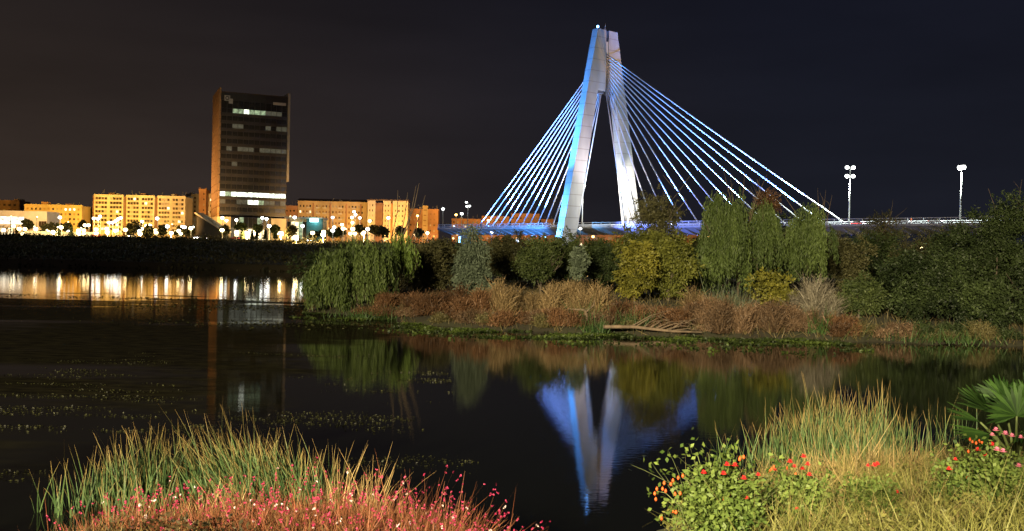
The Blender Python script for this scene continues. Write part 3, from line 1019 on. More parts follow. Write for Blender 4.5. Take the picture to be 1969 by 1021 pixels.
facade(e2, 9.404, 4.4, 0, 8, hh / 8, ops, 0.8, 2.0, M_CREAM, 12, litf=lit_some(0.06))
MB().box(13.81, 15.2, 1.0, 12, -5, hh).build('recess', M_BRICK, e2)
facade(e2, 15.21, w - 15.21, 0, 8, hh / 8, [(1.2, 1.9), (3.3, 4.0), (5.4, 6.1)], 0.8, 2.0, M_CREAM, 12)
MB().box(-0.4, w + 0.4, -0.5, 12.5, hh + 1.21, hh + 2.0).build('roof', M_ROOF, e2)
D = 660
o = place(784, D)
e3 = thing('apartment_block', 'orange brick block with a pale stair tower at its middle', 'apartment block', o)
hh = zt(812, 405, D) - o.z
w = xw(784, 842, D)
x1, x2 = xw(784, 812, D), xw(784, 822, D)
facade(e3, 0, x1 - 0.004, 0, 6, hh / 6, [(1.2 + i * 2.4, 2.2 + i * 2.4) for i in range(3)], 0.9, 2.0, M_BRICK, 10, glass=MATS['brown_shutter'])
facade(e3, x1, x2 - x1, 0, 7, (hh + 2) / 7, [(0.6, 2.4)], 1.4, 2.0, M_YEL, 10, y0=-0.8, glass=MATS['brown_shutter'])
facade(e3, x2 + 0.004, w - x2, 0, 6, hh / 6, [(1.2 + i * 2.4, 2.2 + i * 2.4) for i in range(2)], 0.9, 2.0, M_BRICK, 10, glass=MATS['brown_shutter'])
# small orange block right behind the tower's shoulder
o = place(546, 640)
e4 = thing('apartment_block', 'small reddish block at the end of the long ochre block', 'apartment block', o)
facade(e4, 0, xw(546, 571, 640), 0, 6, (zt(560, 399, 640) - o.z) / 6, [(1.0 + i * 2.2, 2.0 + i * 2.2) for i in range(3)], 0.9, 2.0, M_BRICK, 10, litf=lit_some(0.15))
# far brick blocks seen through the left stays
for px0, px1, py, lab in ((868, 924, 424, 'low far brick block under the ends of the left stays'), (926, 978, 419, 'middle far brick block seen through the left stays'),
                          (982, 1036, 414, 'tallest far brick block seen through the left stays'), (1040, 1066, 425, 'small far brick block just left of the near pylon leg')):
    D = 700
    o = place(px0, D)
    q = thing('apartment_block', lab, 'apartment block', o)
    w = xw(px0, px1, D); hh = zt((px0 + px1) / 2, py, D) - o.z
    n = int(w / 2.6)
    facade(q, 0, w, 0, 6, hh / 6, [(0.8 + i * 2.6, 2.0 + i * 2.6) for i in range(n)], 0.9, 2.1, M_BRICK, 10, litf=lit_some(0.05), glass=MATS['brown_shutter'])
# lit riverside wall under the bridge
D = 560
o = place(1105, D)
q = thing('riverside_building', 'low brown building lit orange beneath the bridge deck', 'building', o)
w = xw(1105, 1375, D); hh = zt(1240, 452, D) - o.z
facade(q, 0, w, 0, 2, hh / 2, [(2.0 + i * 4.0, 4.2 + i * 4.0) for i in range(int(w / 4) - 1)], 0.8, 2.3, M_BRICK, 10, litf=lit_some(0.06), glass=MATS['brown_shutter'])

rq = random.Random(21)
for bo in [q for q in bpy.data.objects if q.name.startswith('apartment_block')]:
    ws = [c for c in bo.children if c.name.startswith('wall')]
    for wl in ws:
        xs_ = [v.co.x for v in wl.data.vertices]; zt__ = max(v.co.z for v in wl.data.vertices); y0_ = min(v.co.y for v in wl.data.vertices)
        x0_, x1_ = min(xs_), max(xs_)
        if x1_ - x0_ < 6: continue
        for k in range(3):
            xx = rq.uniform(x0_ + 1, x1_ - 1); hh_ = rq.uniform(1.2, 3.2)
            a_ = MB().tube([(xx, y0_ + 4, zt__ - 0.6), (xx, y0_ + 4, zt__ + hh_)], 0.07, 5)
            for q_ in (0.6, 0.8, 1.0): a_.box(xx - 0.7 * (1.3 - q_), xx + 0.7 * (1.3 - q_), y0_ + 3.97, y0_ + 4.03, zt__ + hh_ * q_ - 0.04, zt__ + hh_ * q_ + 0.04)
            a_.build('aerial', M_DARKSTEEL, bo)
        xx = rq.uniform(x0_ + 1.5, x1_ - 2.5)
        MB().box(xx, xx + rq.uniform(1.2, 2.2), y0_ + 2.2, y0_ + 3.8, zt__ - 0.6, zt__ + rq.uniform(0.4, 1.1)).build('roof_unit', M_GREY, bo)

# sodium and warm street lighting in front of the facades (each light belongs to a lamp post)
SOD = (1.0, 0.50, 0.10)
WARM = (1.0, 0.66, 0.25)
LW = lamp_proto('street_lamp', 'white street lamp on a tall post among the town lights', 9.0, [(0.0, -0.5, 9.0)], M_LAMP_W, 'white street lamps of the town', 0.8)
LY = lamp_proto('street_lamp', 'warm yellow street lamp in front of the lit facades', 8.0, [(0.0, -0.5, 8.0)], M_LAMP_Y, 'warm street lamps of the town', 0.85)
LO = lamp_proto('street_lamp', 'orange sodium street lamp by the brick blocks', 9.0, [(0.0, -0.5, 9.0)], M_LAMP_O, 'sodium street lamps of the town', 0.72)
used = set()


def put_lamp(proto, px, py, d, power=0, color=WARM, hl=8.5):
    p = W(px, py, d)
    base = p.z - hl
    o = proto if proto.name not in used else copy_tree(proto)
    used.add(proto.name)
    o.location = (p.x, p.y, base)
    g = ground(p.x, p.y)
    # pole reaches the ground
    if power:
        point('lamp_light', (0, -1.0, hl - 1.2), power, color, 0.4, o)
    return o


for px, py, d in ((116, 418, 470), (181, 420, 520), (189, 421, 520), (193, 416, 530), (211, 428, 520), (217, 428, 520), (223, 425, 525), (228, 421, 525), (233, 419, 530), (303, 420, 450),
                  (271, 437, 500), (274, 426, 530), (282, 434, 510), (290, 434, 510), (351, 436, 500), (356, 437, 500), (371, 437, 500), (428, 419, 480), (567, 418, 470), (436, 424, 520), (455, 423, 530),
                  (505, 419, 520), (513, 421, 520), (640, 418, 540), (643, 437, 480), (677, 418, 560), (681, 407, 590), (684, 413, 590), (692, 419, 580), (711, 425, 560), (747, 419, 540), (852, 402, 560), (888, 411, 560)):
    put_lamp(LW, px, py, d, hl=9)
for px, py, d in ((27, 435, 440), (45, 450, 400), (103, 439, 460), (131, 434, 460), (152, 443, 440), (162, 443, 440), (164, 433, 480), (171, 433, 480), (186, 441, 450), (207, 446, 430), (225, 443, 450), (274, 440, 470),
                  (300, 443, 460), (330, 448, 430), (340, 445, 440), (348, 449, 430), (461, 436, 490), (476, 447, 450), (488, 446, 450), (520, 437, 480), (534, 448, 460), (542, 448, 460), (678, 428, 540), (658, 432, 540),
                  (674, 449, 470), (683, 449, 470), (698, 449, 470), (799, 450, 520), (822, 448, 520)):
    put_lamp(LY, px, py, d, hl=8)
for px, py, d in ((803, 415, 600), (877, 413, 600), (763, 440, 540), (950, 446, 640), (1010, 447, 640)):
    put_lamp(LO, px, py, d, hl=9)
rl = random.Random(13)
for k in range(34):
    px = 12 + k * 21 + rl.uniform(-7, 7)
    if 372 < px < 420: continue
    put_lamp(LY if k % 3 else LW, px, rl.uniform(437, 452), rl.uniform(405, 440), hl=rl.choice((4.5, 6.0)) if False else 8)
tri = lamp_proto('street_lamp', 'post with three white lamps left of the outermost stay', 14, [(-0.9, 0, 14.0), (0.9, 0, 12.0), (-0.6, 0, 11.8)], M_LAMP_W, None, 0.62)
p = W(900, 389, 560); tri.location = (p.x, p.y, p.z - 14)

# illumination carried by lamp posts of the far promenade, set ahead of the facades
FL = lamp_proto('flood_post', 'slender post carrying sodium floodlights aimed at the facades', 6.0, [(0.0, 0.3, 6.0)], M_LAMP_Y, 'sodium flood posts before the facades', 0.3)
fi = 0
for px, d, hl, tgt_py, tgt_d, pw, col, an in (
        (75, 500, 7, 415, 600, 380e3, (1, 0.56, 0.08), 95), (130, 500, 7, 418, 600, 380e3, (1, 0.56, 0.08), 95),
        (205, 500, 7, 405, 600, 125e3, (1.0, 0.52, 0.16), 95), (268, 500, 7, 405, 600, 125e3, (1.0, 0.52, 0.16), 95), (330, 500, 7, 405, 600, 125e3, (1.0, 0.52, 0.16), 95),
        (610, 545, 7, 415, 640, 125e3, (1.0, 0.54, 0.14), 95), (665, 545, 7, 415, 640, 125e3, (1.0, 0.54, 0.14), 95), (735, 540, 7, 410, 625, 125e3, (1.0, 0.56, 0.17), 95),
        (812, 580, 7, 420, 660, 190e3, SOD, 95), (905, 620, 7, 425, 700, 70e3, SOD, 95), (1000, 620, 7, 425, 700, 75e3, SOD, 95),
        (20, 445, 8, 412, 480, 45e3, (1, 0.55, 0.18), 120), (70, 445, 8, 415, 480, 45e3, (1, 0.55, 0.18), 120), (110, 412, 3.5, 446, 430, 12e3, (1, 0.72, 0.3), 120), (65, 412, 3.5, 446, 430, 12e3, (1, 0.72, 0.3), 120), (155, 412, 3.5, 446, 430, 12e3, (1, 0.72, 0.3), 120),
        (380, 540, 7, 395, 620, 90e3, SOD, 80), (286, 588, 8, 300, 590, 1, SOD, 42), (470, 520, 6, 430, 570, 40e3, (1, 0.78, 0.4), 110)):
    p = W(px, 460, d); g = ground(p.x, p.y)
    o = FL if fi == 0 else copy_tree(FL)
    fi += 1
    o.location = (p.x, p.y, g + hl - 6.0)
    tg = W(px, tgt_py, tgt_d)
    spot('facade_beam', (p.x, p.y + 1.0, g + hl), tg, pw, col, an, 0.9, 0.5)
p = W(288, 460, 588)
spot('facade_beam', (p.x, p.y, ground(p.x, p.y) + 9), (tower.location.x, tower.location.y + 10, 48), 85e3, (1.0, 0.56, 0.22), 60, 0.9, 0.5)
for px, py, d, pw in ((45, 450, 400, 14e3), (103, 446, 410, 16e3), (152, 447, 410, 16e3), (207, 446, 410, 20e3), (270, 449, 405, 16e3), (330, 448, 405, 20e3), (476, 448, 410, 18e3), (540, 448, 415, 16e3), (622, 451, 345, 24e3), (570, 456, 330, 12e3), (700, 447, 450, 10e3)):
    put_lamp(LY, px, py, d, pw, (1.0, 0.66, 0.22), hl=8)
for px, d, pw in ((1140, 545, 5e3), (1215, 545, 2.5e3), (1310, 540, 6e3), (1360, 540, 3e3)):
    p = W(px, 470, d)
    put_lamp(LO, px, 466, d, pw, SOD, hl=6)
for px, py, d in ((1635, 472, 330), (1660, 472, 330), (1772, 476, 300), (1812, 480, 290), (1255, 459, 480), (1262, 468, 470), (1418, 466, 420), (1346, 460, 480), (1318, 472, 480)):
    q = MB(); q.smooth = True
    pl = W(px, py, d)
    lm = thing('bollard_lamp', 'tiny warm path light glinting below the bridge deck', 'lamp', (pl.x, pl.y, ground(pl.x, pl.y)), 0, 'path lights below the bridge')
    hz = pl.z - ground(pl.x, pl.y)
    MB().tube([(0, 0, -0.5), (0, 0, hz - 0.35)], 0.07, 6).build('post', M_DARKSTEEL, lm)
    q.ball((0, 0, hz), 0.38, 6).build('lens', M_LAMP_Y, lm)
# blaze lights at road level
for px, py, d, r, lab in ((873, 447, 520, 1.5, 'big glaring floodlight at the bridge abutment'), (946, 446, 470, 1.0, 'white floodlight at deck level between left stays'),
                          (996, 463, 440, 1.1, 'white floodlight under the blue lit deck'), (1116, 440, 415, 0.8, 'white floodlight at the foot of the near pylon leg')):
    p = W(px, py, d)
    q = thing('floodlight', lab, 'floodlight', (p.x, p.y, ground(p.x, p.y)))
    hz = p.z - ground(p.x, p.y)
    MB().tube([(0, 0.4, -0.5), (0, 0.4, hz)], 0.12, 6).build('post', M_POLE, q)
    hsg = MB().box(-r, r, 0.05, 0.5, hz - r * 0.55, hz + r * 0.55).build('housing', M_DARKSTEEL, q)
    qq = MB(); qq.smooth = True
    qq.ball((0, -0.1, hz), r * 0.75, 8, 0.7).build('lens', M_LAMP_W, hsg)
p = W(884, 461, 470)
q = thing('blue_light_column', 'small blue and white light column by the abutment', 'lamp', (p.x, p.y, ground(p.x, p.y)))
hz = p.z - ground(p.x, p.y)
MB().tube([(0, 0, -0.5), (0, 0, hz - 1.2)], 0.15, 6).build('post', M_DARKSTEEL, q)
MB().tube([(0, 0, hz - 1.2), (0, 0, hz + 1.4)], 0.4, 8).build('lens', M_LAMP_B, q)


# ------------------------------------------------------------------ cars and people
def make_car(label, col, group):
    c = thing('car', label, 'car', group=group)
    m = mat('car_paint_' + label.split()[0], col, 0.35, 0.05, 1.0, spec=0.6)
    b = MB(); b.smooth = False
    prof = [(-2.1, 0.35), (-2.15, 0.75), (-1.9, 0.95), (-1.3, 1.0), (1.0, 0.95), (1.9, 0.82), (2.15, 0.65), (2.15, 0.35)]
    b.loft([[(x, y, z) for x, z in prof] for y in (-0.86, 0.86)])
    body = b.build('body', m, c)
    g = MB(); pr2 = [(-1.75, 0.96), (-1.2, 1.42), (0.2, 1.45), (1.0, 0.95)]
    g.loft([[(x, y * (0.80 if z > 1.2 else 0.98), z) for x, z in pr2] for y in (-0.82, 0.82)])
    g.build('cabin', M_GLASS, c)
    for x in (-1.35, 1.35):
        for y in (-0.8, 0.8):
            w = MB().tube([(x, y - 0.1, 0.33), (x, y + 0.1, 0.33)], 0.33, 12).build('wheel', M_DARKSTEEL, c)
            MB().tube([(x, y - 0.115, 0.33), (x, y + 0.115, 0.33)], 0.18, 8).build('rim', M_STEEL, w)
    for y in (-0.6, 0.6):
        MB().box(2.08, 2.19, y - 0.2, y + 0.2, 0.56, 0.76).build('headlight', M_HEADL, c)
        MB().box(-2.19, -2.08, y - 0.2, y + 0.2, 0.66, 0.86).build('taillight', M_TAILL, c)
    return c


for px, d, ry, lab, col in ((185, 425, 2.4, 'red hatchback on the far promenade before the pale block', (0.5, 0.03, 0.03)), (252, 420, -1.9, 'silver car with glaring headlights facing the river', (0.5, 0.5, 0.52)),
                            (380, 425, -1.6, 'white car with headlights on below the slanting hall roof', (0.7, 0.7, 0.7)), (401, 430, -1.4, 'blue grey car pulling out by the slanting hall', (0.15, 0.2, 0.3)),
                            (452, 440, 2.9, 'maroon car passing the office tower lobby', (0.35, 0.04, 0.03)), (573, 440, -1.7, 'grey car with headlights on beside the kiosk', (0.3, 0.3, 0.32)), (596, 440, -1.45, 'cream car with headlights on in front of the kiosk', (0.6, 0.55, 0.45))):
    p = W(px, 455, d)
    c = make_car(lab, col, None)
    c.location = (p.x, p.y, max(ground(p.x, p.y), 0)); c.rotation_euler = (0, 0, ry)
for px, yl, flip, lab, col in ((1738, -5, 0, 'pale car with headlights on crossing the bridge approach', (0.6, 0.6, 0.6)), (1800, -5, 0, 'white car on the approach behind the railing', (0.7, 0.7, 0.72)), (1285, -5, 0, 'dark car with bright lights on the deck below the right stays', (0.1, 0.1, 0.12)), (1650, 5, 0, 'red car passing the foot of the four lamp pole', (0.5, 0.04, 0.03))):
    t = deck_t(px, yl); p = bridge_world(t, yl, Z0)
    c = make_car(lab, col, None); c.location = (p.x, p.y, Z0 + 0.01); c.rotation_euler = (0, 0, TH + flip)


def person(px, yl, label, top, low):
    t = deck_t(px, yl); p = bridge_world(t, yl, Z0)
    r = thing('person', label, 'person', p, TH + 1.2)
    V = [(0, 0, 0.95), (0, 0, 1.2), (0, 0, 1.42), (0, 0, 1.52), (0, 0.02, 1.66), (0.2, 0, 1.42), (0.27, 0.05, 1.15), (0.25, 0.2, 0.95), (-0.2, 0, 1.42), (-0.27, -0.05, 1.15), (-0.25, 0.1, 0.93),
         (0.1, 0, 0.9), (0.11, 0.18, 0.5), (0.11, 0.12, 0.08), (0.11, 0.28, 0.04), (-0.1, 0, 0.9), (-0.11, -0.02, 0.5), (-0.11, -0.25, 0.1), (-0.11, -0.12, 0.04)]
    E = [(0, 1), (1, 2), (2, 3), (3, 4), (2, 5), (5, 6), (6, 7), (2, 8), (8, 9), (9, 10), (0, 11), (11, 12), (12, 13), (13, 14), (0, 15), (15, 16), (16, 17), (17, 18)]
    R = [0.15, 0.15, 0.14, 0.06, 0.11, 0.075, 0.055, 0.04, 0.075, 0.055, 0.04, 0.1, 0.075, 0.05, 0.045, 0.1, 0.075, 0.05, 0.045]
    me = bpy.data.meshes.new('body'); me.from_pydata(V, E, [])
    o = bpy.data.objects.new('body', me); link(o, r)
    o.modifiers.new('skin', 'SKIN'); o.modifiers.new('sub', 'SUBSURF').render_levels = 1
    for i, sv in enumerate(me.skin_vertices[0].data):
        sv.radius = (R[i], R[i]); sv.use_root = (i == 0)
    me.materials.append(mat('clothes_' + top[0], top[1], 0.9, 0.1, 3.0))
    q = MB(); q.smooth = True
    q.ball((0, 0.0, 1.70), 0.115, 8, 1.15).build('hair', mat('hair_dark', (0.05, 0.035, 0.025), 0.8, 0.2, 5.0), r)
    q = MB(); q.smooth = True
    q.lathe([(0.17, 0.90), (0.20, 1.0), (0.19, 1.2), (0.21, 1.38), (0.10, 1.47)], (0, 0, 0), 10).build('jacket', mat('jacket_' + top[0], top[1], 0.9, 0.1, 3.0), r)


person(1752, -hw + 1.3, 'pedestrian in an orange red jacket walking behind the bridge railing', ('orange', (0.6, 0.14, 0.05)), None)
person(1867, -hw + 1.3, 'pedestrian in a pale beige jacket behind the railing near the single lamp', ('beige', (0.65, 0.55, 0.42)), None)
person(1913, -hw + 1.3, 'pedestrian in a light grey jacket on the far right approach', ('grey', (0.5, 0.5, 0.48)), None)


# ------------------------------------------------------------------ vegetation builders
G_WIL = fol('willow_leaf', (0.020, 0.036, 0.010), (0.120, 0.165, 0.044))
G_WILL = fol('willow_leaf_light', (0.075, 0.115, 0.022), (0.16, 0.23, 0.05))
G_GREY = fol('greygreen_leaf', (0.065, 0.085, 0.055), (0.15, 0.185, 0.125))
G_OLIVE = fol('olive_leaf', (0.020, 0.021, 0.008), (0.115, 0.108, 0.045))
G_DARK = fol('dark_leaf', (0.004, 0.009, 0.004), (0.056, 0.080, 0.026))  # dark leaves, deepened to stand in for weaker light at the right
G_MID = fol('mid_leaf', (0.018, 0.030, 0.009), (0.095, 0.120, 0.038))
G_YEL = fol('yellowing_leaf', (0.040, 0.046, 0.008), (0.23, 0.21, 0.032))
G_RUST = fol('rust_twig', (0.030, 0.016, 0.008), (0.165, 0.084, 0.040), trans=0.1)
G_STRAW = fol('straw_twig', (0.060, 0.040, 0.018), (0.26, 0.18, 0.088), trans=0.15)
G_GREYDRY = fol('grey_dry_twig', (0.07, 0.06, 0.045), (0.20, 0.175, 0.13), trans=0.1)
G_OLIVETWIG = fol('olive_brown_twig', (0.04, 0.036, 0.014), (0.13, 0.11, 0.045), trans=0.1)
G_PURP = fol('pinkish_dry_twig', (0.038, 0.024, 0.014), (0.18, 0.112, 0.065), trans=0.1)


def rand_dir(n):
    return unit(RNG.normal(size=(n, 3)))


def branchy(b, base, direction, length, radius, depth, spread=0.55, seg=4, up=0.15, pr=None, tips=None):
    pr = pr or random
    pts = [Vector(base)]; d = Vector(direction).normalized()
    for i in range(seg):
        d = (d + Vector((pr.gauss(0, 0.10), pr.gauss(0, 0.10), pr.gauss(0, 0.06) + up * 0.3))).normalized()
        pts.append(pts[-1] + d * (length / seg))
    b.tube(pts, [radius * (1 - 0.62 * i / seg) for i in range(seg + 1)], 5 if depth > 0 else 4)
    if tips is not None: tips.append((pts[-1], d))
    if depth > 0:
        for k in range(pr.choice((2, 3, 3))):
            i = pr.randint(1, seg)
            nd = (d + Vector((pr.gauss(0, spread), pr.gauss(0, spread), pr.gauss(0.1, spread * 0.5)))).normalized()
            branchy(b, pts[i], nd, length * pr.uniform(0.55, 0.8), radius * 0.5, depth - 1, spread, seg, up, pr, tips)


def crown_clumps(center, rad, nclump, nleaf, L, Wd, droop=0.0, shell=0.35, csize=0.22, lobes=12):
    nclump = int(nclump * 1.35)
    """leaf clumps gathered into uneven lobes inside an ellipsoid; local coords"""
    c0 = np.array(center); rad = np.array(rad)
    ld = rand_dir(lobes); ld[:, 2] = np.clip(ld[:, 2], -0.8, 1)
    lc = c0 + ld * rad * RNG.uniform(0.30, 0.72, (lobes, 1))
    lr = RNG.uniform(0.34, 0.62, lobes)
    li = RNG.choice(lobes, nclump, p=lr ** 2 / np.sum(lr ** 2))
    d = rand_dir(nclump)
    r = (shell + (1 - shell) * RNG.random(nclump) ** 0.5)[:, None]
    C = lc[li] + d * r * rad * lr[li][:, None]
    C[:, 2] = np.maximum(C[:, 2], 0.1)
    s = csize * np.mean(rad)
    k = RNG.integers(int(nleaf * 0.5), int(nleaf * 1.5) + 1, nclump)
    idx = np.repeat(np.arange(nclump), k)
    off = RNG.normal(size=(len(idx), 3)) * s * np.array([1, 1, 0.75]) * 0.5
    P = C[idx] + off
    outd = unit(P - lc[li][idx])
    D = outd * 0.6 + rand_dir(len(idx)) * 0.9 + np.array([0, 0, -droop])
    lt = RNG.random(lobes)
    ct = lt[li] * 0.6 + RNG.random(nclump) * 0.25  # tone per lobe puts crown shading into the leaf colour
    tone = np.clip(ct[idx] + RNG.random(len(idx)) * 0.2, 0, 1)
    # loose shoots that break the outline
    ns = lobes * 9; per = 16
    sl_ = RNG.integers(0, lobes, ns)
    sd_ = unit(rand_dir(ns) + np.array([0, 0, 0.55]))
    st_ = lc[sl_] + sd_ * rad * lr[sl_][:, None] * 0.85
    ln_ = RNG.uniform(0.15, 0.5, ns) * np.mean(rad) * 0.75
    tt = np.tile(np.linspace(0, 1, per), (ns, 1))
    Q = st_[:, None, :] + sd_[:, None, :] * (tt * ln_[:, None])[:, :, None]
    Q[:, :, 2] -= tt ** 2 * ln_[:, None] * droop * 0.6
    Q = Q.reshape(-1, 3) + RNG.normal(size=(ns * per, 3)) * 0.035 * (1 + np.mean(rad) * 0.4)
    keep = Q[:, 2] > 0.05
    Q = Q[keep]
    qt = np.clip(np.repeat(lt[sl_] * 0.5 + RNG.random(ns) * 0.35, per)[keep] + RNG.random(len(Q)) * 0.2, 0, 1)
    P = np.concatenate([P, Q]); tone = np.concatenate([tone, qt])
    D = np.concatenate([D, np.repeat(sd_, per, 0)[keep] + rand_dir(len(Q)) * 0.9 + np.array([0, 0, -droop])])
    n_ = len(P)
    return leaves(P, D, L * RNG.uniform(0.5, 1.35, n_), Wd * RNG.uniform(0.6, 1.3, n_), tone)


def willow_part(center, rad, nstr, per, L, Wd, hang=(0.5, 1.0), zmin=0.15, cluster=26):
    """hanging strands from a dome"""
    cd_ = rand_dir(cluster); cd_[:, 2] = np.abs(cd_[:, 2]) * 1.0 - 0.25
    cr = RNG.uniform(0.45, 1.12, cluster)
    ci = RNG.integers(0, cluster, nstr)
    d = unit(cd_[ci] + RNG.normal(size=(nstr, 3)) * 0.16)
    r = (cr[ci] * (0.8 + 0.25 * RNG.random(nstr)))[:, None]
    top = np.array(center) + d * r * np.array(rad)
    ln = RNG.uniform(hang[0], hang[1], nstr) * rad[2] * 2 * RNG.uniform(0.55, 1.15, cluster)[ci]
    ln = np.minimum(ln, np.maximum(top[:, 2] - zmin - RNG.uniform(0, 0.5, nstr), 0.25))
    t = np.tile(np.linspace(0, 1, per), (nstr, 1)) + RNG.uniform(-0.5, 0.5, (nstr, per)) / per
    out2 = d.copy(); out2[:, 2] = 0
    arc = (np.sqrt(np.clip(t, 0, 1)) * 0.35)[:, :, None] * out2[:, None, :] * (0.5 + RNG.random((nstr, 1, 1)))
    P = top[:, None, :] + arc
    sway = RNG.normal(size=(nstr, 1, 2)) * 0.07
    P[:, :, :2] += sway * t[:, :, None]
    P[:, :, 2] += 0.12 * np.sin(np.clip(t, 0, 1) * np.pi * 0.5) * 0 - t * ln[:, None]
    P = P.reshape(-1, 3) + RNG.normal(size=(nstr * per, 3)) * 0.03
    D = np.tile(np.array([0, 0, -1.0]), (nstr * per, 1)) + RNG.normal(size=(nstr * per, 3)) * 0.33
    ct = RNG.random(cluster)
    tone = np.clip(np.repeat(ct[ci] * 0.6 + RNG.random(nstr) * 0.2, per) + RNG.random(nstr * per) * 0.25, 0, 1)
    return leaves(P, D, L * RNG.uniform(0.6, 1.3, len(P)), Wd * RNG.uniform(0.6, 1.3, len(P)), tone)


def trunk_part(parent, base, h, r, lean=(0, 0), pr=None, depth=2, spread=0.6, m=None, name='trunk'):
    b = MB(); b.smooth = True
    pr = pr or random.Random(int(abs(base[0]) * 100 + h * 10))
    branchy(b, (base[0], base[1], base[2] - 0.2), (lean[0], lean[1], 1), h, r, depth, spread, 5, 0.2, pr)
    return b.build(name, m or M_BARK, parent)


def at(px, d):
    p = W(px, 500, d)
    return p.x, p.y, zi(p.x, p.y)


def zloc(px, py, d, z):
    return W(px, py, d).z - z


def tree(name, label, px, d, pxl, pxr, top_y, bot_y, m, cat='tree', kind='clump', ncl=110, nleaf=60, L=0.16, Wd=0.07, th=None, group=None, droop=0.2, depth_ratio=0.8, trunk=True, shell=0.35, csize=0.22, nstr=380, per=26, hang=(0.45, 0.95), dome=0.36):
    x, y, z = at(px, d)
    t = thing(name, label, cat, (x, y, z), 0, group)
    cx = (W(pxl, 500, d).x + W(pxr, 500, d).x) / 2 - x
    rx = (W(pxr, 500, d).x - W(pxl, 500, d).x) / 2
    zt_ = zloc(px, top_y, d, z); zb_ = max(zloc(px, bot_y, d, z), 0.05)
    cz, rz = (zt_ + zb_) / 2, (zt_ - zb_) / 2
    if kind == 'clump':
        prt = [crown_clumps((cx, 0, cz), (rx, rx * depth_ratio, rz), ncl, nleaf, L, Wd, droop, shell, csize)]
        foliage_obj('crown', prt, m, t)
    else:
        cz2 = zt_ - (zt_ - zb_) * dome
        prt = [willow_part((cx, 0, cz2), (rx * 0.92, rx * depth_ratio, zt_ - cz2), nstr, per, L, Wd, hang, zb_)]
        foliage_obj('crown', prt, m, t)
    if trunk:
        trunk_part(t, (cx * 0.3, 0, 0), th or max(0.6, cz * 0.9), max(0.05, rx * 0.06), (cx * 0.1, 0.05), random.Random(int(px)))
    return t


# ------------------------------------------------------------------ island trees
tree('willow_tree', 'weeping willow with strands trailing to the water at the island tip', 690, 57, 606, 760, 448, 606, G_WIL, kind='willow', nstr=640, per=28, L=0.25, Wd=0.05, depth_ratio=0.75, hang=(0.5, 1.3), dome=0.32)
tree('willow_tree', 'low pale willow drooping over the water on the tip of the island', 635, 56.5, 590, 680, 492, 607, G_GREY if False else G_WIL, kind='willow', nstr=330, per=24, L=0.26, Wd=0.055, hang=(0.6, 1.1), trunk=False)
tree('willow_tree', 'bright yellow green willow sprout behind the weeping willow', 766, 60, 742, 792, 446, 545, G_WILL, kind='willow', nstr=170, per=24, L=0.26, Wd=0.055)
# dead branches above the willow
x, y, z = at(752, 61)
b = MB(); b.smooth = True
for px, py in ((800, 357), (806, 352), (818, 375), (765, 366), (784, 370)):
    tip = W(px, py, 61) - Vector((x, y, z))
    mid = tip * 0.55 + Vector((random.uniform(-.2, .2), 0, 0.1))
    b.tube([(0, 0, 0.3), mid * 0.5 + Vector((0.1, 0, 0)), mid, tip * 0.8 + Vector((0.06, 0, 0)), tip], [0.06, 0.045, 0.035, 0.025, 0.012], 5)
    b.tube([mid, mid + Vector((0.3, 0.1, 0.5)), mid + Vector((0.35, 0.15, 0.95))], [0.025, 0.016, 0.008], 4)
tr = thing('dead_tree', 'bare dead branches rising above the weeping willow', 'dead tree', (x, y, z))
b.build('branches', M_DEADWOOD, tr)

tree('shrub', 'dark olive shrub between the willow and the grey green tree', 832, 66, 786, 880, 470, 565, G_OLIVE, 'shrub', ncl=90, nleaf=55, L=0.16, Wd=0.08)
tree('shrub', 'brownish dark shrub filling the gap behind the willow', 800, 72, 745, 850, 462, 560, G_OLIVE, 'shrub', ncl=80, nleaf=50, L=0.17, Wd=0.08)
tree('young_poplar', 'grey green poplar with pale leaves above the rust shrubs', 905, 58, 872, 936, 444, 562, G_GREY, ncl=110, nleaf=60, L=0.16, Wd=0.06, droop=0.8, csize=0.36, shell=0.15)
tree('shrub', 'grey green leafy skirt around the foot of the poplar', 905, 56, 868, 948, 510, 566, G_GREY, 'shrub', ncl=60, nleaf=50, L=0.17, Wd=0.075, droop=0.6, trunk=False)
tree('shrub', 'dark shrub right of the grey green poplar', 966, 68, 930, 1004, 458, 545, G_OLIVE, 'shrub', ncl=90, nleaf=50)
tree('shrub', 'rounded mid green shrub before the near pylon leg', 1040, 60, 992, 1090, 456, 548, G_MID, 'shrub', ncl=130, nleaf=55)
tree('shrub', 'bushy olive green shrub below the foot of the near pylon leg', 1090, 64, 1050, 1132, 450, 545, G_MID, 'shrub', ncl=110, nleaf=50)
tree('shrub', 'small bluish green shrub at the edge of the straw grass', 1112, 56, 1094, 1130, 484, 535, G_GREY, 'shrub', ncl=45, nleaf=45, trunk=False)
tree('shrub', 'near black shrub in the gap left of the yellowing tree', 1155, 70, 1125, 1200, 468, 560, G_DARK, 'shrub', ncl=80, nleaf=50)
G_YG = fol('yellow_green_leaf', (0.030, 0.040, 0.008), (0.165, 0.17, 0.032))
tree('yellowing_tree', 'yellow leaved young tree above the rust shrubs', 1222, 56, 1176, 1272, 470, 600, G_YEL, ncl=120, nleaf=46, L=0.17, Wd=0.085, droop=0.6, csize=0.2, shell=0.2)
tree('yellowing_tree', 'yellow green tree joined to the yellow leaved one', 1286, 58, 1240, 1342, 448, 590, G_YG, ncl=150, nleaf=50, L=0.17, Wd=0.085, droop=0.6, csize=0.2, shell=0.2)
tree('yellowing_tree', 'olive yellow crown above the yellow leaved tree', 1235, 61, 1188, 1290, 436, 530, G_YG, ncl=120, nleaf=50, L=0.17, Wd=0.08, droop=0.5, csize=0.2, shell=0.2)
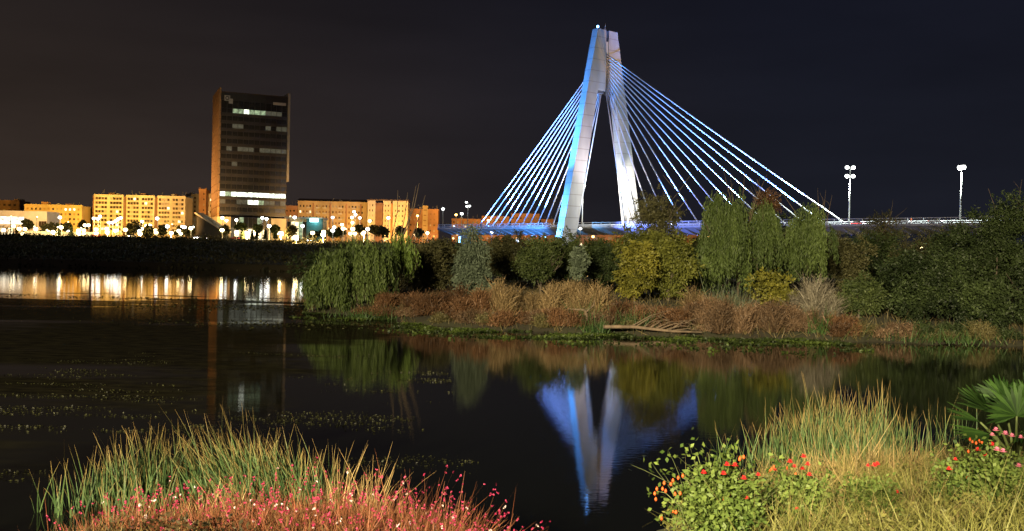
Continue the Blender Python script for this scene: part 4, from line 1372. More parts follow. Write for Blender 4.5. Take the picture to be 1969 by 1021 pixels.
for px, d, a, b_, t0, m_, lab in ((845, 70, 800, 890, 458, G_OLIVE, 'olive shrub with brown leaves left of the grey green poplar'), (975, 74, 935, 1020, 448, G_OLIVE, 'brownish olive tree behind the mid green shrub'), (1150, 76, 1105, 1200, 452, G_MID, 'green shrub behind the gap beside the yellow leaved tree'),
                                  (1345, 72, 1310, 1390, 440, G_MID, 'green tree between the yellow green tree and the tallest willow'), (1500, 74, 1465, 1545, 420, G_MID, 'leafy green tree between the two rightmost willows'), (1625, 70, 1585, 1670, 446, G_OLIVE, 'olive shrub beside the narrow weeping willow')):
    tree('shrub', lab, px, d, a, b_, t0, 560, m_, 'shrub', ncl=120, nleaf=50, L=0.19, Wd=0.085, droop=0.4)
tree('olive_tree', 'olive green leafy tree rising behind the yellowing tree', 1270, 68, 1205, 1335, 440, 545, G_MID, ncl=130, nleaf=55)
tree('thin_tree', 'tall thin airy tree against the far pylon leg', 1252, 62, 1204, 1312, 366, 480, G_OLIVE, ncl=130, nleaf=34, L=0.16, Wd=0.055, csize=0.15, droop=0.6, shell=0.1)
tree('weeping_tree', 'tallest weeping willow with full green curtain crossing the right stays', 1393, 62, 1354, 1432, 334, 566, G_WIL, kind='willow', nstr=560, per=34, L=0.25, Wd=0.05, depth_ratio=0.8, hang=(0.5, 1.3), dome=0.30)
tree('weeping_tree', 'second weeping willow leaning against the tallest one', 1462, 64, 1434, 1494, 378, 545, G_WIL, kind='willow', nstr=330, per=32, L=0.25, Wd=0.05, depth_ratio=0.8, hang=(0.5, 1.2), dome=0.28)
tree('weeping_tree', 'hanging green willow curtain between the yellowing tree and the big willow', 1345, 60, 1315, 1400, 470, 545, G_WIL, kind='willow', nstr=220, per=22, L=0.26, Wd=0.055, trunk=False)
tree('weeping_tree', 'narrow weeping willow in front of the outermost stay anchors', 1552, 63, 1512, 1602, 388, 545, G_WIL, kind='willow', nstr=430, per=32, L=0.25, Wd=0.05, hang=(0.5, 1.3), dome=0.28)
tree('shrub', 'dark green thicket shrub between the two weeping willows', 1485, 70, 1450, 1530, 440, 560, G_DARK, 'shrub', ncl=90, nleaf=50)
tree('yellow_shrub', 'small yellow leaved shrub among rust coloured brush', 1488, 50, 1446, 1530, 515, 590, G_YEL, 'shrub', ncl=55, nleaf=36, L=0.16, Wd=0.1, shell=0.1)
tree('shrub', 'dark green shrub with a few yellow leaves right of the grey brush', 1655, 50, 1606, 1702, 530, 645, G_MID, 'shrub', ncl=100, nleaf=50)
tree('shrub', 'large dark leafy shrub at the water before the high lamps', 1775, 48, 1700, 1850, 470, 655, G_DARK, 'shrub', ncl=260, nleaf=60, L=0.15, Wd=0.07, trunk=False)
tree('evergreen_tree', 'tall dark tree with crown above the railing at the right end', 1910, 54, 1835, 1990, 388, 640, G_DARK, ncl=330, nleaf=60, L=0.16, Wd=0.07, csize=0.16)
tree('shrub', 'dark green shrub at the water under the tall dark tree', 1890, 46.5, 1830, 1960, 540, 662, G_DARK, 'shrub', ncl=170, nleaf=55)
tree('shrub', 'shadowy shrub leaving the frame at the right bank', 2000, 48, 1940, 2060, 470, 664, G_DARK, 'shrub', ncl=170, nleaf=55)
tree('shrub', 'dark leafy shrub between the yellow spotted shrub and the large dark shrub', 1735, 53, 1680, 1790, 490, 640, G_DARK, 'shrub', ncl=130, nleaf=55)
tree('evergreen_tree', 'dark bushy tree behind the large dark shrub, lower than the tall dark tree', 1840, 60, 1760, 1920, 450, 600, G_DARK, ncl=200, nleaf=55, L=0.18, Wd=0.08)
tree('thin_tree', 'sparse dark treetop poking above the railing', 1700, 92, 1660, 1742, 404, 490, G_OLIVE, ncl=70, nleaf=36, L=0.18, Wd=0.07)
tree('shrub', 'dark shrub under the treetop below the railing', 1680, 82, 1600, 1760, 452, 545, G_DARK, 'shrub', ncl=150, nleaf=50, L=0.2, Wd=0.09)
tree('shrub', 'dark shrub below the approach railing near the single lamp', 1820, 76, 1730, 1910, 445, 560, G_OLIVE, 'shrub', ncl=160, nleaf=50, L=0.2, Wd=0.09)
tree('shrub', 'yellowish green shrub beside a path light', 1665, 100, 1645, 1690, 463, 490, G_MID, 'shrub', ncl=30, nleaf=30, trunk=False)


# bare trees on the right
def bare_tree(label, px, d, tips, name='bare_tree', m=None):
    x, y, z = at(px, d)
    t = thing(name, label, 'dead tree', (x, y, z))
    b = MB(); b.smooth = True
    pr = random.Random(int(px))
    for tx, ty in tips:
        tip = W(tx, ty, d) - Vector((x, y, z))
        k1 = tip * 0.45 + Vector((pr.uniform(-.15, .15), pr.uniform(-.3, .3), 0)); k1.x *= 0.6
        k2 = tip * 0.8; k2.x = k1.x + (tip.x - k1.x) * 0.5
        b.tube([(0, 0, -0.1), k1, k2, tip], [0.05, 0.032, 0.018, 0.006], 5)
        for q in range(3):
            s0 = k1.lerp(tip, pr.uniform(0.3, 0.85))
            e = s0 + Vector((pr.uniform(-.7, .7), pr.uniform(-.4, .4), pr.uniform(0.3, 0.9)))
            b.tube([s0, s0.lerp(e, 0.5) + Vector((0.05, 0, 0.05)), e], [0.013, 0.009, 0.004], 4)
    b.build('branches', m or M_DEADWOOD, t)
    return t


bare_tree('bare brown branches sticking out above the big weeping willow', 1420, 64, ((1392, 330), (1432, 335), (1475, 335), (1405, 345), (1455, 370)))
bare_tree('bare forked twigs above the narrow weeping willow', 1575, 66, ((1572, 362), (1588, 365), (1600, 375), (1500, 365)))
bare_tree('leafless pale branches rising at the right edge above the dark tree', 1945, 58, ((1965, 345), (1900, 362), (1950, 380), (1985, 330)))
tree('shrub', 'reddish brown dry foliage between the willow crowns', 1475, 66, 1445, 1500, 372, 440, G_RUST, 'shrub', ncl=50, nleaf=40, L=0.16, Wd=0.06, shell=0.1)


# dry brush: twiggy bushes
def brush(label, px, d, pxl, pxr, top_y, m, name='dry_bush', n=2600, group=None, off=None, fine=1.0):
    if off is not None:
        for _ in range(4): d = float(front(W(px, 560, d).x)) + off
    x, y, z = at(px, d)
    t = thing(name, label, 'dry bush', (x, y, z), 0, group)
    rx = (W(pxr, 500, d).x - W(pxl, 500, d).x) / 2
    cx = (W(pxl, 500, d).x + W(pxr, 500, d).x) / 2 - x
    h = max(0.4, zloc(px, top_y, d, z))
    nc = max(5, int(rx * 5))
    cc = np.stack([cx + RNG.uniform(-rx, rx, nc) * 0.85, RNG.uniform(-1, 1, nc) * min(rx, 1.5) * 0.7, np.zeros(nc)], 1)
    ci = RNG.integers(0, nc, n)
    hh = (0.55 + 0.45 * RNG.random(nc))[ci] * (1 - 0.35 * np.clip(np.abs(cc[ci, 0] - cx) / rx, 0, 1) ** 2) * h
    B = cc[ci] + np.concatenate([RNG.normal(size=(n, 2)) * 0.16, np.zeros((n, 1))], 1)
    B[:, 2] = hh * RNG.random(n) ** 1.3 * 0.72 - 0.05
    out = B - cc[ci]; out[:, 2] = 0
    D_ = np.array([0, 0, 1.0]) + out * 1.6 + RNG.normal(size=(n, 3)) * np.array([0.42, 0.42, 0.25])
    L = hh * RNG.uniform(0.22, 0.5, n)
    tone = np.clip((RNG.random(nc) * 0.6)[ci] + RNG.random(n) * 0.4, 0, 1)
    parts = [blades(B, D_, L, 0.028 * fine * RNG.uniform(0.6, 1.6, n), RNG.normal(size=(n, 3)) * 0.22 + np.array([0, 0, -0.12]), tone, 2)]
    # seed heads / tiny dry leaves
    k = int(n * 1.2)
    j = RNG.integers(0, n, k)
    P = B[j] + unit(D_[j]) * (L[j] * RNG.uniform(0.4, 1.0, k))[:, None] + RNG.normal(size=(k, 3)) * 0.05
    parts.append(leaves(P, rand_dir(k) + np.array([0, 0, 0.4]), 0.075 * RNG.uniform(0.5, 1.4, k), 0.04 * RNG.uniform(0.6, 1.4, k), np.clip(tone[j] + RNG.normal(size=k) * 0.15, 0, 1)))
    foliage_obj('twigs', parts, m, t)
    return t


GR = 'dry brush along the island shore'
rust_l = 'rust brown dry bush on the island shore between willow and poplar'
for i, px in enumerate((745, 790, 835, 880, 915)):
    brush(rust_l, px, 55.5 - i * 0.9 + (i % 2), px - 38, px + 38, 545 + (i % 3) * 5, G_RUST, n=3200, off=2.6 + (i % 2) * 0.8, group='rust bushes below the poplar')
brush('low reddish dry brush at the foot of the willow trunk', 725, 55.5, 690, 770, 582, G_RUST, n=1700, off=0.9)
straw_l = 'straw coloured tall dry grass bush below the near pylon leg'
for i, px in enumerate((960, 1005, 1060, 1110, 1150)):
    brush(straw_l, px, 53.5 + (i % 2) * 1.2, px - 40, px + 40, 532 + (i % 3) * 4, G_STRAW, n=3000, off=4.5 + (i % 2), group='straw bushes below the pylon')
low_l = 'low brown brush at the waterline in front of the straw grass'
for i, px in enumerate((760, 800, 840, 880, 915, 950, 985, 1020, 1055, 1085, 1150, 1195)):
    brush(low_l, px, 47.6 + (i % 2) * 0.9, px - 36, px + 36, 584 + (i % 3) * 6, (G_RUST, G_PURP, G_OLIVETWIG)[i % 3], n=2000, off=0.9 + (i % 2) * 0.7, group='brown waterline brush')
orange_l = 'orange brown dense brush behind the fallen trunk'
for i, px in enumerate((1200, 1245, 1290, 1335, 1362)):
    brush(orange_l, px, 50.5 + (i % 2), px - 36, px + 36, 572 + (i % 3) * 5 - (14 if i > 3 else 0), (G_RUST, G_PURP, G_RUST)[i % 3], n=2600, off=2.2 + (i % 2) * 0.8, group='orange brush behind the fallen trunk')
brush('tan dry bush standing left of the big weeping willow', 1338, 53, 1305, 1380, 545, G_STRAW, n=2400, off=4.2)
pink_l = 'pinkish brown brush below the yellow leaved shrub'
for i, px in enumerate((1410, 1455, 1500, 1540)):
    brush(pink_l, px, 47.4 + (i % 2) * 0.8, px - 36, px + 36, 566 + (i % 2) * 8, G_PURP, n=2900, off=1.3 + (i % 2) * 0.8, group='pinkish brush below the yellow shrub')
brush('feathery grey dry bush right of the yellow leaved shrub', 1570, 50.5, 1528, 1614, 528, G_GREYDRY, n=3400, off=3.2)
brush('small orange brown brush below the grey dry bush', 1618, 46.4, 1590, 1652, 596, G_RUST, n=1700, off=1.0)
brush('brown brush at the waterline before the large dark shrub', 1722, 45.6, 1690, 1760, 608, G_PURP, n=1900, off=0.9)

bk = 'olive brown undergrowth at the waterline between the pinkish brush and the dark shrubs'
for i, px in enumerate((1660, 1760, 1800, 1840, 1885, 1930)):
    brush(bk, px, 46, px - 34, px + 34, 606 + (i % 3) * 8, (G_OLIVETWIG, G_DARK)[i % 2], n=1600, off=0.8 + (i % 2) * 0.6, group='undergrowth below the dark shrubs')
for i, px in enumerate((1225, 1275, 1325, 1375)):
    brush('low brown brush directly around the fallen trunk', px, 46, px - 30, px + 30, 612 + (i % 2) * 8, (G_OLIVETWIG, G_PURP)[i % 2], n=1300, off=1.3, group='low brush around the fallen trunk')
for i, px in enumerate(range(640, 2020, 86)):
    tree('shrub', 'dark shrub at the back of the island behind the lit trees', px, 96 + (i * 7 % 13), px - 70, px + 70, (478 if px < 1150 else 486) + (i * 5 % 12), 552, G_DARK, 'shrub', ncl=60, nleaf=40, L=0.3, Wd=0.14, group='dark shrubs at the back of the island', trunk=False)

# green marsh tufts on the island
GREEN_TUFT = fol('marsh_blade', (0.015, 0.034, 0.010), (0.06, 0.115, 0.03), tip=(0.08, 0.10, 0.035))


def tuft(label, px, d, h, n, spread, m=None, group=None, name='marsh_tuft', lean=0.3):
    x, y, z = at(px, d)
    t = thing(name, label, 'marsh plant', (x, y, max(z, -0.05)), 0, group)
    B = np.concatenate([RNG.normal(size=(n, 2)) * spread, np.full((n, 1), -0.05)], 1)
    D_ = np.array([0, 0, 1.0]) + RNG.normal(size=(n, 3)) * lean
    foliage_obj('blades', [blades(B, D_, h * RNG.uniform(0.5, 1.1, n), 0.03, RNG.normal(size=(n, 3)) * 0.25, RNG.random(n), 3)], m or GREEN_TUFT, t)


tuft('bright green marsh tuft at the water right of the pinkish brush', 1580, 45.6, 1.1, 160, 0.25)
tuft('bright green tuft at the left end of the fallen trunk', 1150, 45.8, 0.55, 260, 0.3)
tuft('green sprout beside the broken branch stub', 1128, 46.6, 1.3, 120, 0.22)
tuft('slender green rushes behind the fallen trunk', 1215, 46.6, 0.9, 220, 0.6)
tuft('dark green rushes at the foot of the weeping willow', 740, 53.2, 0.55, 500, 1.2)
tuft('greyish green rush clump above the pinkish brush', 1400, 50, 1.5, 300, 0.5, G_GREY)
tuft('fresh green rushes between brush and fallen trunk', 1392, 48, 1.0, 260, 0.35)
tuft('dark rushes along the waterline under the large dark shrub', 1800, 44.8, 0.6, 400, 1.2)

# fallen trunk with branches, and a broken stub
x, y, z = at(1250, 45.3)
z = max(z, 0.12)
ft = thing('fallen_tree', 'fallen pale trunk with fanned dead branches lying at the waterline', 'fallen tree', (x, y, z))
b = MB(); b.smooth = True
L0 = W(1160, 633, 45.3) - Vector((x, y, z)); L1 = W(1350, 645, 45.0) - Vector((x, y, z))
L0.z = 0.22; L1.z = 0.10
b.tube([L0, L0.lerp(L1, .3) + Vector((0, 0, .07)), L0.lerp(L1, .7) + Vector((0, 0, -.03)), L1], [0.085, 0.075, 0.06, 0.03], 8)
b.build('trunk', M_DEADWOOD, ft)
pr = random.Random(3)
for s0, tip in ((0.25, (1292, 596)), (0.3, (1280, 604)), (0.5, (1320, 618)), (0.55, (1330, 622)), (0.45, (1300, 612)), (0.62, (1340, 630)), (0.7, (1352, 640)), (0.4, (1262, 618)), (0.66, (1345, 612))):
    e = W(tip[0], tip[1], 45.8 + pr.uniform(-.4, .6)) - Vector((x, y, z))
    s = L0.lerp(L1, s0)
    bb = MB(); bb.smooth = True
    mid = s.lerp(e, 0.5) + Vector((0, 0, 0.14))
    bb.tube([s, mid, e], [0.034, 0.022, 0.008], 5)
    for q in range(3):
        a = mid.lerp(e, pr.random()); bb.tube([a, a + Vector((pr.uniform(.1, .5), pr.uniform(-.2, .2), pr.uniform(-.25, .25)))], [0.015, 0.006], 4)
    bb.build('branch', M_DEADWOOD, ft)
x, y, z = at(1120, 46.5)
st = thing('branch_stub', 'broken leaning stub with a branch pointing left over the brush', 'dead branch', (x, y, z))
b = MB(); b.smooth = True
e = W(1092, 594, 46.5) - Vector((x, y, z))
b.tube([(0.3, 0, -0.1), (0.25, 0, 0.5), (0.15, 0, max(0.8, e.z - 0.1)), e], [0.09, 0.08, 0.06, 0.03], 6)
b.tube([(0.2, 0, 0.7), (0.55, 0.1, 1.0), (0.6, 0.1, 1.3)], [0.05, 0.035, 0.015], 5)
b.build('stub', M_DEADWOOD, st)

# ground cover of the island (uncountable): low dry grass and litter
n = 26000
gx = RNG.uniform(-14, 40, n); gy = 44 + RNG.random(n) ** 1.4 * 46
sd = np.minimum(gy - front(gx), gx - left_edge(gy))
ok = sd > 0.05
gx, gy = gx[ok], gy[ok]; n = len(gx)
B = np.stack([gx, gy, z_island(gx, gy) - 0.02], 1)
o = foliage_obj('island_grass', [blades(B, np.array([0, 0, 1.0]) + RNG.normal(size=(n, 3)) * 0.5, RNG.uniform(0.15, 0.55, n), 0.035, RNG.normal(size=(n, 3)) * 0.3, RNG.random(n), 2)], fol('island_grass', (0.05, 0.045, 0.018), (0.15, 0.115, 0.05)))
tag(o, 'dry low grass covering the island ground', 'grass', kind='stuff')

# shore weeds on the water before the island (uncountable mats)
n = 22000
wx = RNG.uniform(-11, 14, n)
off = np.abs(RNG.normal(size=n)) * 2.6
wy = front(wx) - off - 0.1 + 0.0
band = vnoise(wx * 0.45 + 50, wy * 1.1 + 9, 5)
ok = band > 0.50 + off * 0.012
wx, wy = wx[ok], wy[ok]; n = len(wx)
B = np.stack([wx, wy, np.full(n, 0.01)], 1)
D_ = rand_dir(n); D_[:, 2] = np.abs(D_[:, 2]) * 0.45 + 0.05
tone = np.clip(0.15 + 0.6 * (vnoise(wx * 0.8, wy * 1.6, 8) > 0.56) + RNG.random(n) * 0.3, 0, 1)
o = foliage_obj('floating_weed', [leaves(B, D_, 0.14 * RNG.uniform(0.5, 1.3, n), 0.09 * RNG.uniform(0.6, 1.3, n), tone)], fol('water_weed', (0.006, 0.010, 0.004), (0.055, 0.080, 0.014)))
tag(o, 'green floating weed along the island waterline', 'water weed', kind='stuff')
# drifting weed on the left water and by the near reeds, gathered in streaky mats
n = 60000
wx = RNG.uniform(-16, 0.5, n); wy = RNG.uniform(13.5, 34, n)
st_n = vnoise(wx * 0.35 + 40, wy * 0.95 + 20, 3) + RNG.normal(size=n) * 0.03
ok = (st_n > 0.60 + 0.10 * (wy > 22)) & (wx < -0.10 * (wy - 14) - 0.2) & (np.abs(wx) < 0.56 * wy)
wx, wy = wx[ok], wy[ok]; n = len(wx)
P = np.stack([wx, wy, np.full(n, 0.012)], 1)
D_ = rand_dir(n); D_[:, 2] = np.abs(D_[:, 2]) * 0.15
parts = [leaves(P, D_, 0.04 * RNG.uniform(0.4, 1.6, n), 0.026 * RNG.uniform(0.5, 1.4, n), RNG.random(n) ** 2.2)]
for cx_, cy_, sx_, sy_, n in ((-16, 60, 5, 2.2, 700), (-10.5, 47, 3.5, 1.2, 400), (-22, 68, 7, 1.0, 500)):
    P = np.stack([cx_ + RNG.normal(size=n) * sx_, cy_ + RNG.normal(size=n) * sy_, np.full(n, 0.012)], 1)
    D_ = rand_dir(n); D_[:, 2] = np.abs(D_[:, 2]) * 0.15
    parts.append(leaves(P, D_, 0.12 * RNG.uniform(0.4, 1.5, n), 0.07, RNG.random(n) ** 2))
o = foliage_obj('drifting_weed', parts, fol('drift_weed', (0.010, 0.010, 0.004), (0.048, 0.050, 0.015)))
tag(o, 'scattered weed mats drifting on the dark left water', 'water weed', kind='stuff')

# far bank thicket (reads as one dark mass)
n = 60000
fx_ = RNG.uniform(-190, 120, n); fy_ = 160 + RNG.random(n) ** 1.3 * 185
clump = 0.5 + 0.5 * nz(fx_, fy_, 7.0, 4.0)
h = RNG.random(n) * (0.35 + 1.3 * np.clip(clump, 0, 1) ** 2)
P = np.stack([fx_, fy_, z_far(fx_, fy_) + h - 0.05], 1)
keep = (np.abs(fx_) < 0.55 * fy_ + 10)
P = P[keep]
crest = []
rc = random.Random(9)
for px in (2, 22, 40, 196, 236, 262, 290, 316, 352, 396, 412, 440, 556, 580, 830, 850):
    c = W(px, 458, 335 + rc.uniform(-12, 12)); hh_ = rc.uniform(0.9, 2.0) + (2.2 if px < 30 else 0); k = 150
    q = RNG.normal(size=(k, 3)) * np.array([1.1 + hh_ * 0.5, 1.0, hh_ * 0.45]) + np.array([c.x, c.y, 0])
    q[:, 2] = np.abs(q[:, 2]) + z_far(q[:, 0], q[:, 1])
    crest.append(q)
P = np.concatenate([P] + crest); n = len(P)
o = foliage_obj('far_bank_thicket', [leaves(P, rand_dir(n) + np.array([0, 0, 0.5]), RNG.uniform(0.35, 0.8, n), RNG.uniform(0.2, 0.4, n), RNG.random(n))], fol('far_scrub', (0.03, 0.031, 0.014), (0.13, 0.115, 0.05)))
tag(o, 'dark low scrub covering the far river bank', 'scrub', kind='stuff')
# scrub on the ground behind the island up to the bridge
n = 30000
fx_ = RNG.uniform(-20, 190, n); fy_ = RNG.uniform(165, 330, n)
h = RNG.random(n) * (1.0 + 2.6 * np.clip(nz(fx_, fy_, 11.0, 2.0), 0, 1))
P = np.stack([fx_, fy_, z_far(fx_, fy_) + h], 1)
o = foliage_obj('bridge_bank_scrub', [leaves(P, rand_dir(n), RNG.uniform(0.4, 1.0, n), RNG.uniform(0.25, 0.5, n), RNG.random(n))], MATS['far_scrub'])
tag(o, 'dark scrub on the bank below the bridge approach', 'scrub', kind='stuff')


# small town trees before the facades
def town_tree(px, py, d, h, kind, label, group):
    p = W(px, py, d)
    g = ground(p.x, p.y)
    top = p.z
    hh = max(h, 2.0)
    t = thing('town_tree', label, 'tree', (p.x, p.y, min(top - hh, g + 2)), 0, group)
    z0_ = 0.0
    if kind == 'cone':
        n = 420
        u = RNG.random(n); a = RNG.uniform(0, 2 * np.pi, n); r = (1 - u) ** 0.8 * hh * 0.22 * np.sqrt(RNG.random(n))
        P = np.stack([np.cos(a) * r, np.sin(a) * r, hh * (0.08 + 0.92 * u)], 1)
        pt = leaves(P, rand_dir(n) * 0.6 + np.array([0, 0, 1.0]), 0.8, 0.4, RNG.random(n))
    else:
        pt = crown_clumps((0, 0, hh * 0.65), (hh * 0.42, hh * 0.42, hh * 0.36), 26, 20, 0.75, 0.45)
    foliage_obj('crown', [pt], G_DARK if kind == 'cone' else (G_MID if kind == 'lit' else G_OLIVE), t)  # lit trees get a lighter leaf colour in place of lamplight
    MB().tube([(0, 0, -3), (0, 0, hh * 0.5)], [0.2, 0.12], 6).build('trunk', M_BARK, t)


for px, py, d, h, k in ((52, 424, 440, 6, 'round'), (90, 433, 435, 5, 'round'), (100, 430, 435, 5.5, 'round'), (113, 432, 425, 5, 'cone'), (128, 430, 440, 5, 'round'), (137, 436, 425, 4.5, 'cone'), (160, 419, 500, 5, 'round'), (250, 433, 430, 6, 'round'),
                        (262, 430, 440, 6, 'round'), (285, 438, 425, 5, 'round'), (312, 436, 440, 5, 'round'), (345, 440, 430, 5, 'round'), (366, 438, 430, 5, 'round')):
    town_tree(px, py, d, h, k, 'small dark tree before the lit facades left of the office tower', 'small trees before the left facades')
for px, py, d, h, k in ((431, 435, 420, 5.5, 'round'), (463, 428, 450, 5.5, 'lit'), (466, 442, 410, 4, 'cone'), (485, 446, 405, 3.5, 'cone'), (494, 445, 405, 3.5, 'cone'), (510, 443, 405, 4, 'cone'), (496, 433, 450, 4.5, 'lit'), (528, 434, 450, 5, 'lit'), (530, 440, 410, 4.5, 'cone'), (560, 436, 415, 5.5, 'round')):
    town_tree(px, py, d, h, k, 'small tree on the lawn before the office tower lobby', 'small trees before the office tower')
for px, py, d, h, k in ((604, 446, 430, 4, 'round'), (622, 444, 440, 4, 'lit'), (640, 442, 430, 4.5, 'lit'), (655, 440, 440, 5, 'round'), (694, 425, 470, 6, 'round'), (720, 432, 470, 6, 'round'), (735, 438, 440, 6, 'round'), (770, 438, 450, 5, 'round'), (805, 440, 480, 5, 'round')):
    town_tree(px, py, d, h, k, 'small tree before the ochre blocks right of the office tower', 'small trees before the ochre blocks')

# ------------------------------------------------------------------ near bank plants
G_REED = fol('reed_blade', (0.022, 0.05, 0.016), (0.10, 0.16, 0.055), tip=(0.34, 0.22, 0.08), trans=0.2)
G_REEDDRY = fol('dry_reed_blade', (0.11, 0.075, 0.028), (0.42, 0.30, 0.13), tip=(0.42, 0.28, 0.12), trans=0.15)
G_GRASS = fol('bank_grass', (0.045, 0.055, 0.012), (0.24, 0.235, 0.065), tip=(0.32, 0.27, 0.11), trans=0.25)
G_GAURA = fol('gaura_stem', (0.075, 0.022, 0.012), (0.28, 0.095, 0.045), tip=(0.26, 0.10, 0.045), trans=0.15)
G_GAURAG = fol('gaura_dry_leaf', (0.055, 0.036, 0.012), (0.28, 0.19, 0.065), trans=0.2)
G_PINK = fol('pink_petal', (0.30, 0.012, 0.065), (0.58, 0.065, 0.17), trans=0.3)
G_PINKW = fol('pale_petal', (0.80, 0.50, 0.55), (0.9, 0.8, 0.78), trans=0.3)
G_ROSELEAF = fol('rose_leaf', (0.030, 0.062, 0.012), (0.17, 0.225, 0.055), trans=0.25, rough=0.5, spec=0.15)
G_PALM = fol('palm_leaf', (0.008, 0.022, 0.005), (0.038, 0.082, 0.015), trans=0.12, rough=0.6, spec=0.12)
M_ROSE = mat('rose_petal', (0.72, 0.02, 0.03), 0.5, 0.25, 40.0)
M_ROSEP = mat('rose_petal_pink', (0.80, 0.22, 0.36), 0.5, 0.2, 40.0)
M_BUD = mat('rose_bud_orange', (0.50, 0.085, 0.015), 0.5, 0.25, 40.0)


def nat(px, d):
    p = W(px, 800, d)
    return p.x, p.y, zn(p.x, p.y)


def reed(label, px, d, h, n, spread, m=None, group=None, lean=0.14, wind=(0, 0), bend=0.12, w=0.024):
    x, y, z = nat(px, d)
    z = max(z, -0.12)
    t = thing('reed_clump', label, 'reeds', (x, y, z), 0, group)
    B = np.concatenate([RNG.normal(size=(n, 2)) * spread, np.full((n, 1), -0.05)], 1)
    D_ = np.array([wind[0], wind[1], 1.0]) + RNG.normal(size=(n, 3)) * np.array([lean, lean, 0.05])
    L = h * (0.45 + 0.6 * RNG.random(n) ** 1.1)
    bl_ = blades(B, D_, L, w * RNG.uniform(0.6, 1.3, n), RNG.normal(size=(n, 3)) * bend + np.array([wind[0] * 0.5, 0, -0.03]), RNG.random(n), 5)
    if n <= 30:
        for i in range(n):
            sl_ = slice(i * 12, (i + 1) * 12)
            o = bpy.data.objects.new('blade', np_mesh('blade', bl_[0][sl_], bl_[1][:5], bl_[2][sl_], bl_[3][sl_], m or G_REED)); link(o, t)
    else:
        foliage_obj('blades', [bl_], m or G_REED, t)
    return t


sp = 'sparse tall reed clump standing in dark water beside the weed flecks'
for px, d, h, n in ((88, 13.2, 0.85, 9), (115, 13.4, 0.8, 10), (140, 13.0, 0.9, 16), (165, 13.4, 0.85, 14)):
    reed(sp, px, d, h, n, 0.09, group='sparse reeds at the left water', lean=0.12, w=0.022)
md = 'green reed clump with straw tips left of the leaning reeds'
for px, d, h, n in ((195, 13.6, 0.95, 50), (225, 14.0, 1.0, 65), (255, 13.8, 0.95, 70), (285, 14.2, 1.1, 80), (315, 14.0, 1.12, 90), (345, 14.4, 1.05, 80), (240, 12.6, 0.8, 60), (300, 12.6, 0.8, 70)):
    reed(md, px, d, h, n, 0.16, group='left green reeds', w=0.021)
ln = 'dense leaning green reed clump, blades swept to the left'
for px, d, h, n in ((440, 14.4, 1.25, 130), (470, 14.2, 1.2, 150), (505, 14.4, 1.15, 150), (540, 14.2, 1.1, 140), (415, 13.8, 1.0, 90), (570, 14.2, 0.95, 110), (480, 13.2, 0.95, 110)):
    reed(ln, px, d, h, n, 0.17, group='leaning green reeds', wind=(-0.22, 0), lean=0.2, bend=0.16, w=0.022)
st_ = 'thin straight green and straw reed clump right of the leaning reeds'
for px, d, h, n in ((600, 13.8, 0.95, 60), (630, 14.0, 0.9, 45), (585, 13.0, 0.75, 50)):
    reed(st_, px, d, h, n, 0.14, group='thin straight reeds', w=0.017)
dr = 'dry orange straw reed clump beside the pink flowers'
for px, d, h, n, wd in ((655, 13.2, 0.95, 34, 0.05), (668, 13.4, 0.9, 30, 0.0), (705, 12.6, 0.95, 55, 0.1), (722, 12.4, 0.8, 60, 0.18), (440, 12.4, 0.62, 50, 0.0), (400, 12.2, 0.6, 40, 0.05), (350, 12.2, 0.5, 36, 0.05)):
    reed(dr, px, d, h, n, 0.10, G_REEDDRY, 'dry straw reeds', wind=(wd, 0), lean=0.16, bend=0.18, w=0.016)


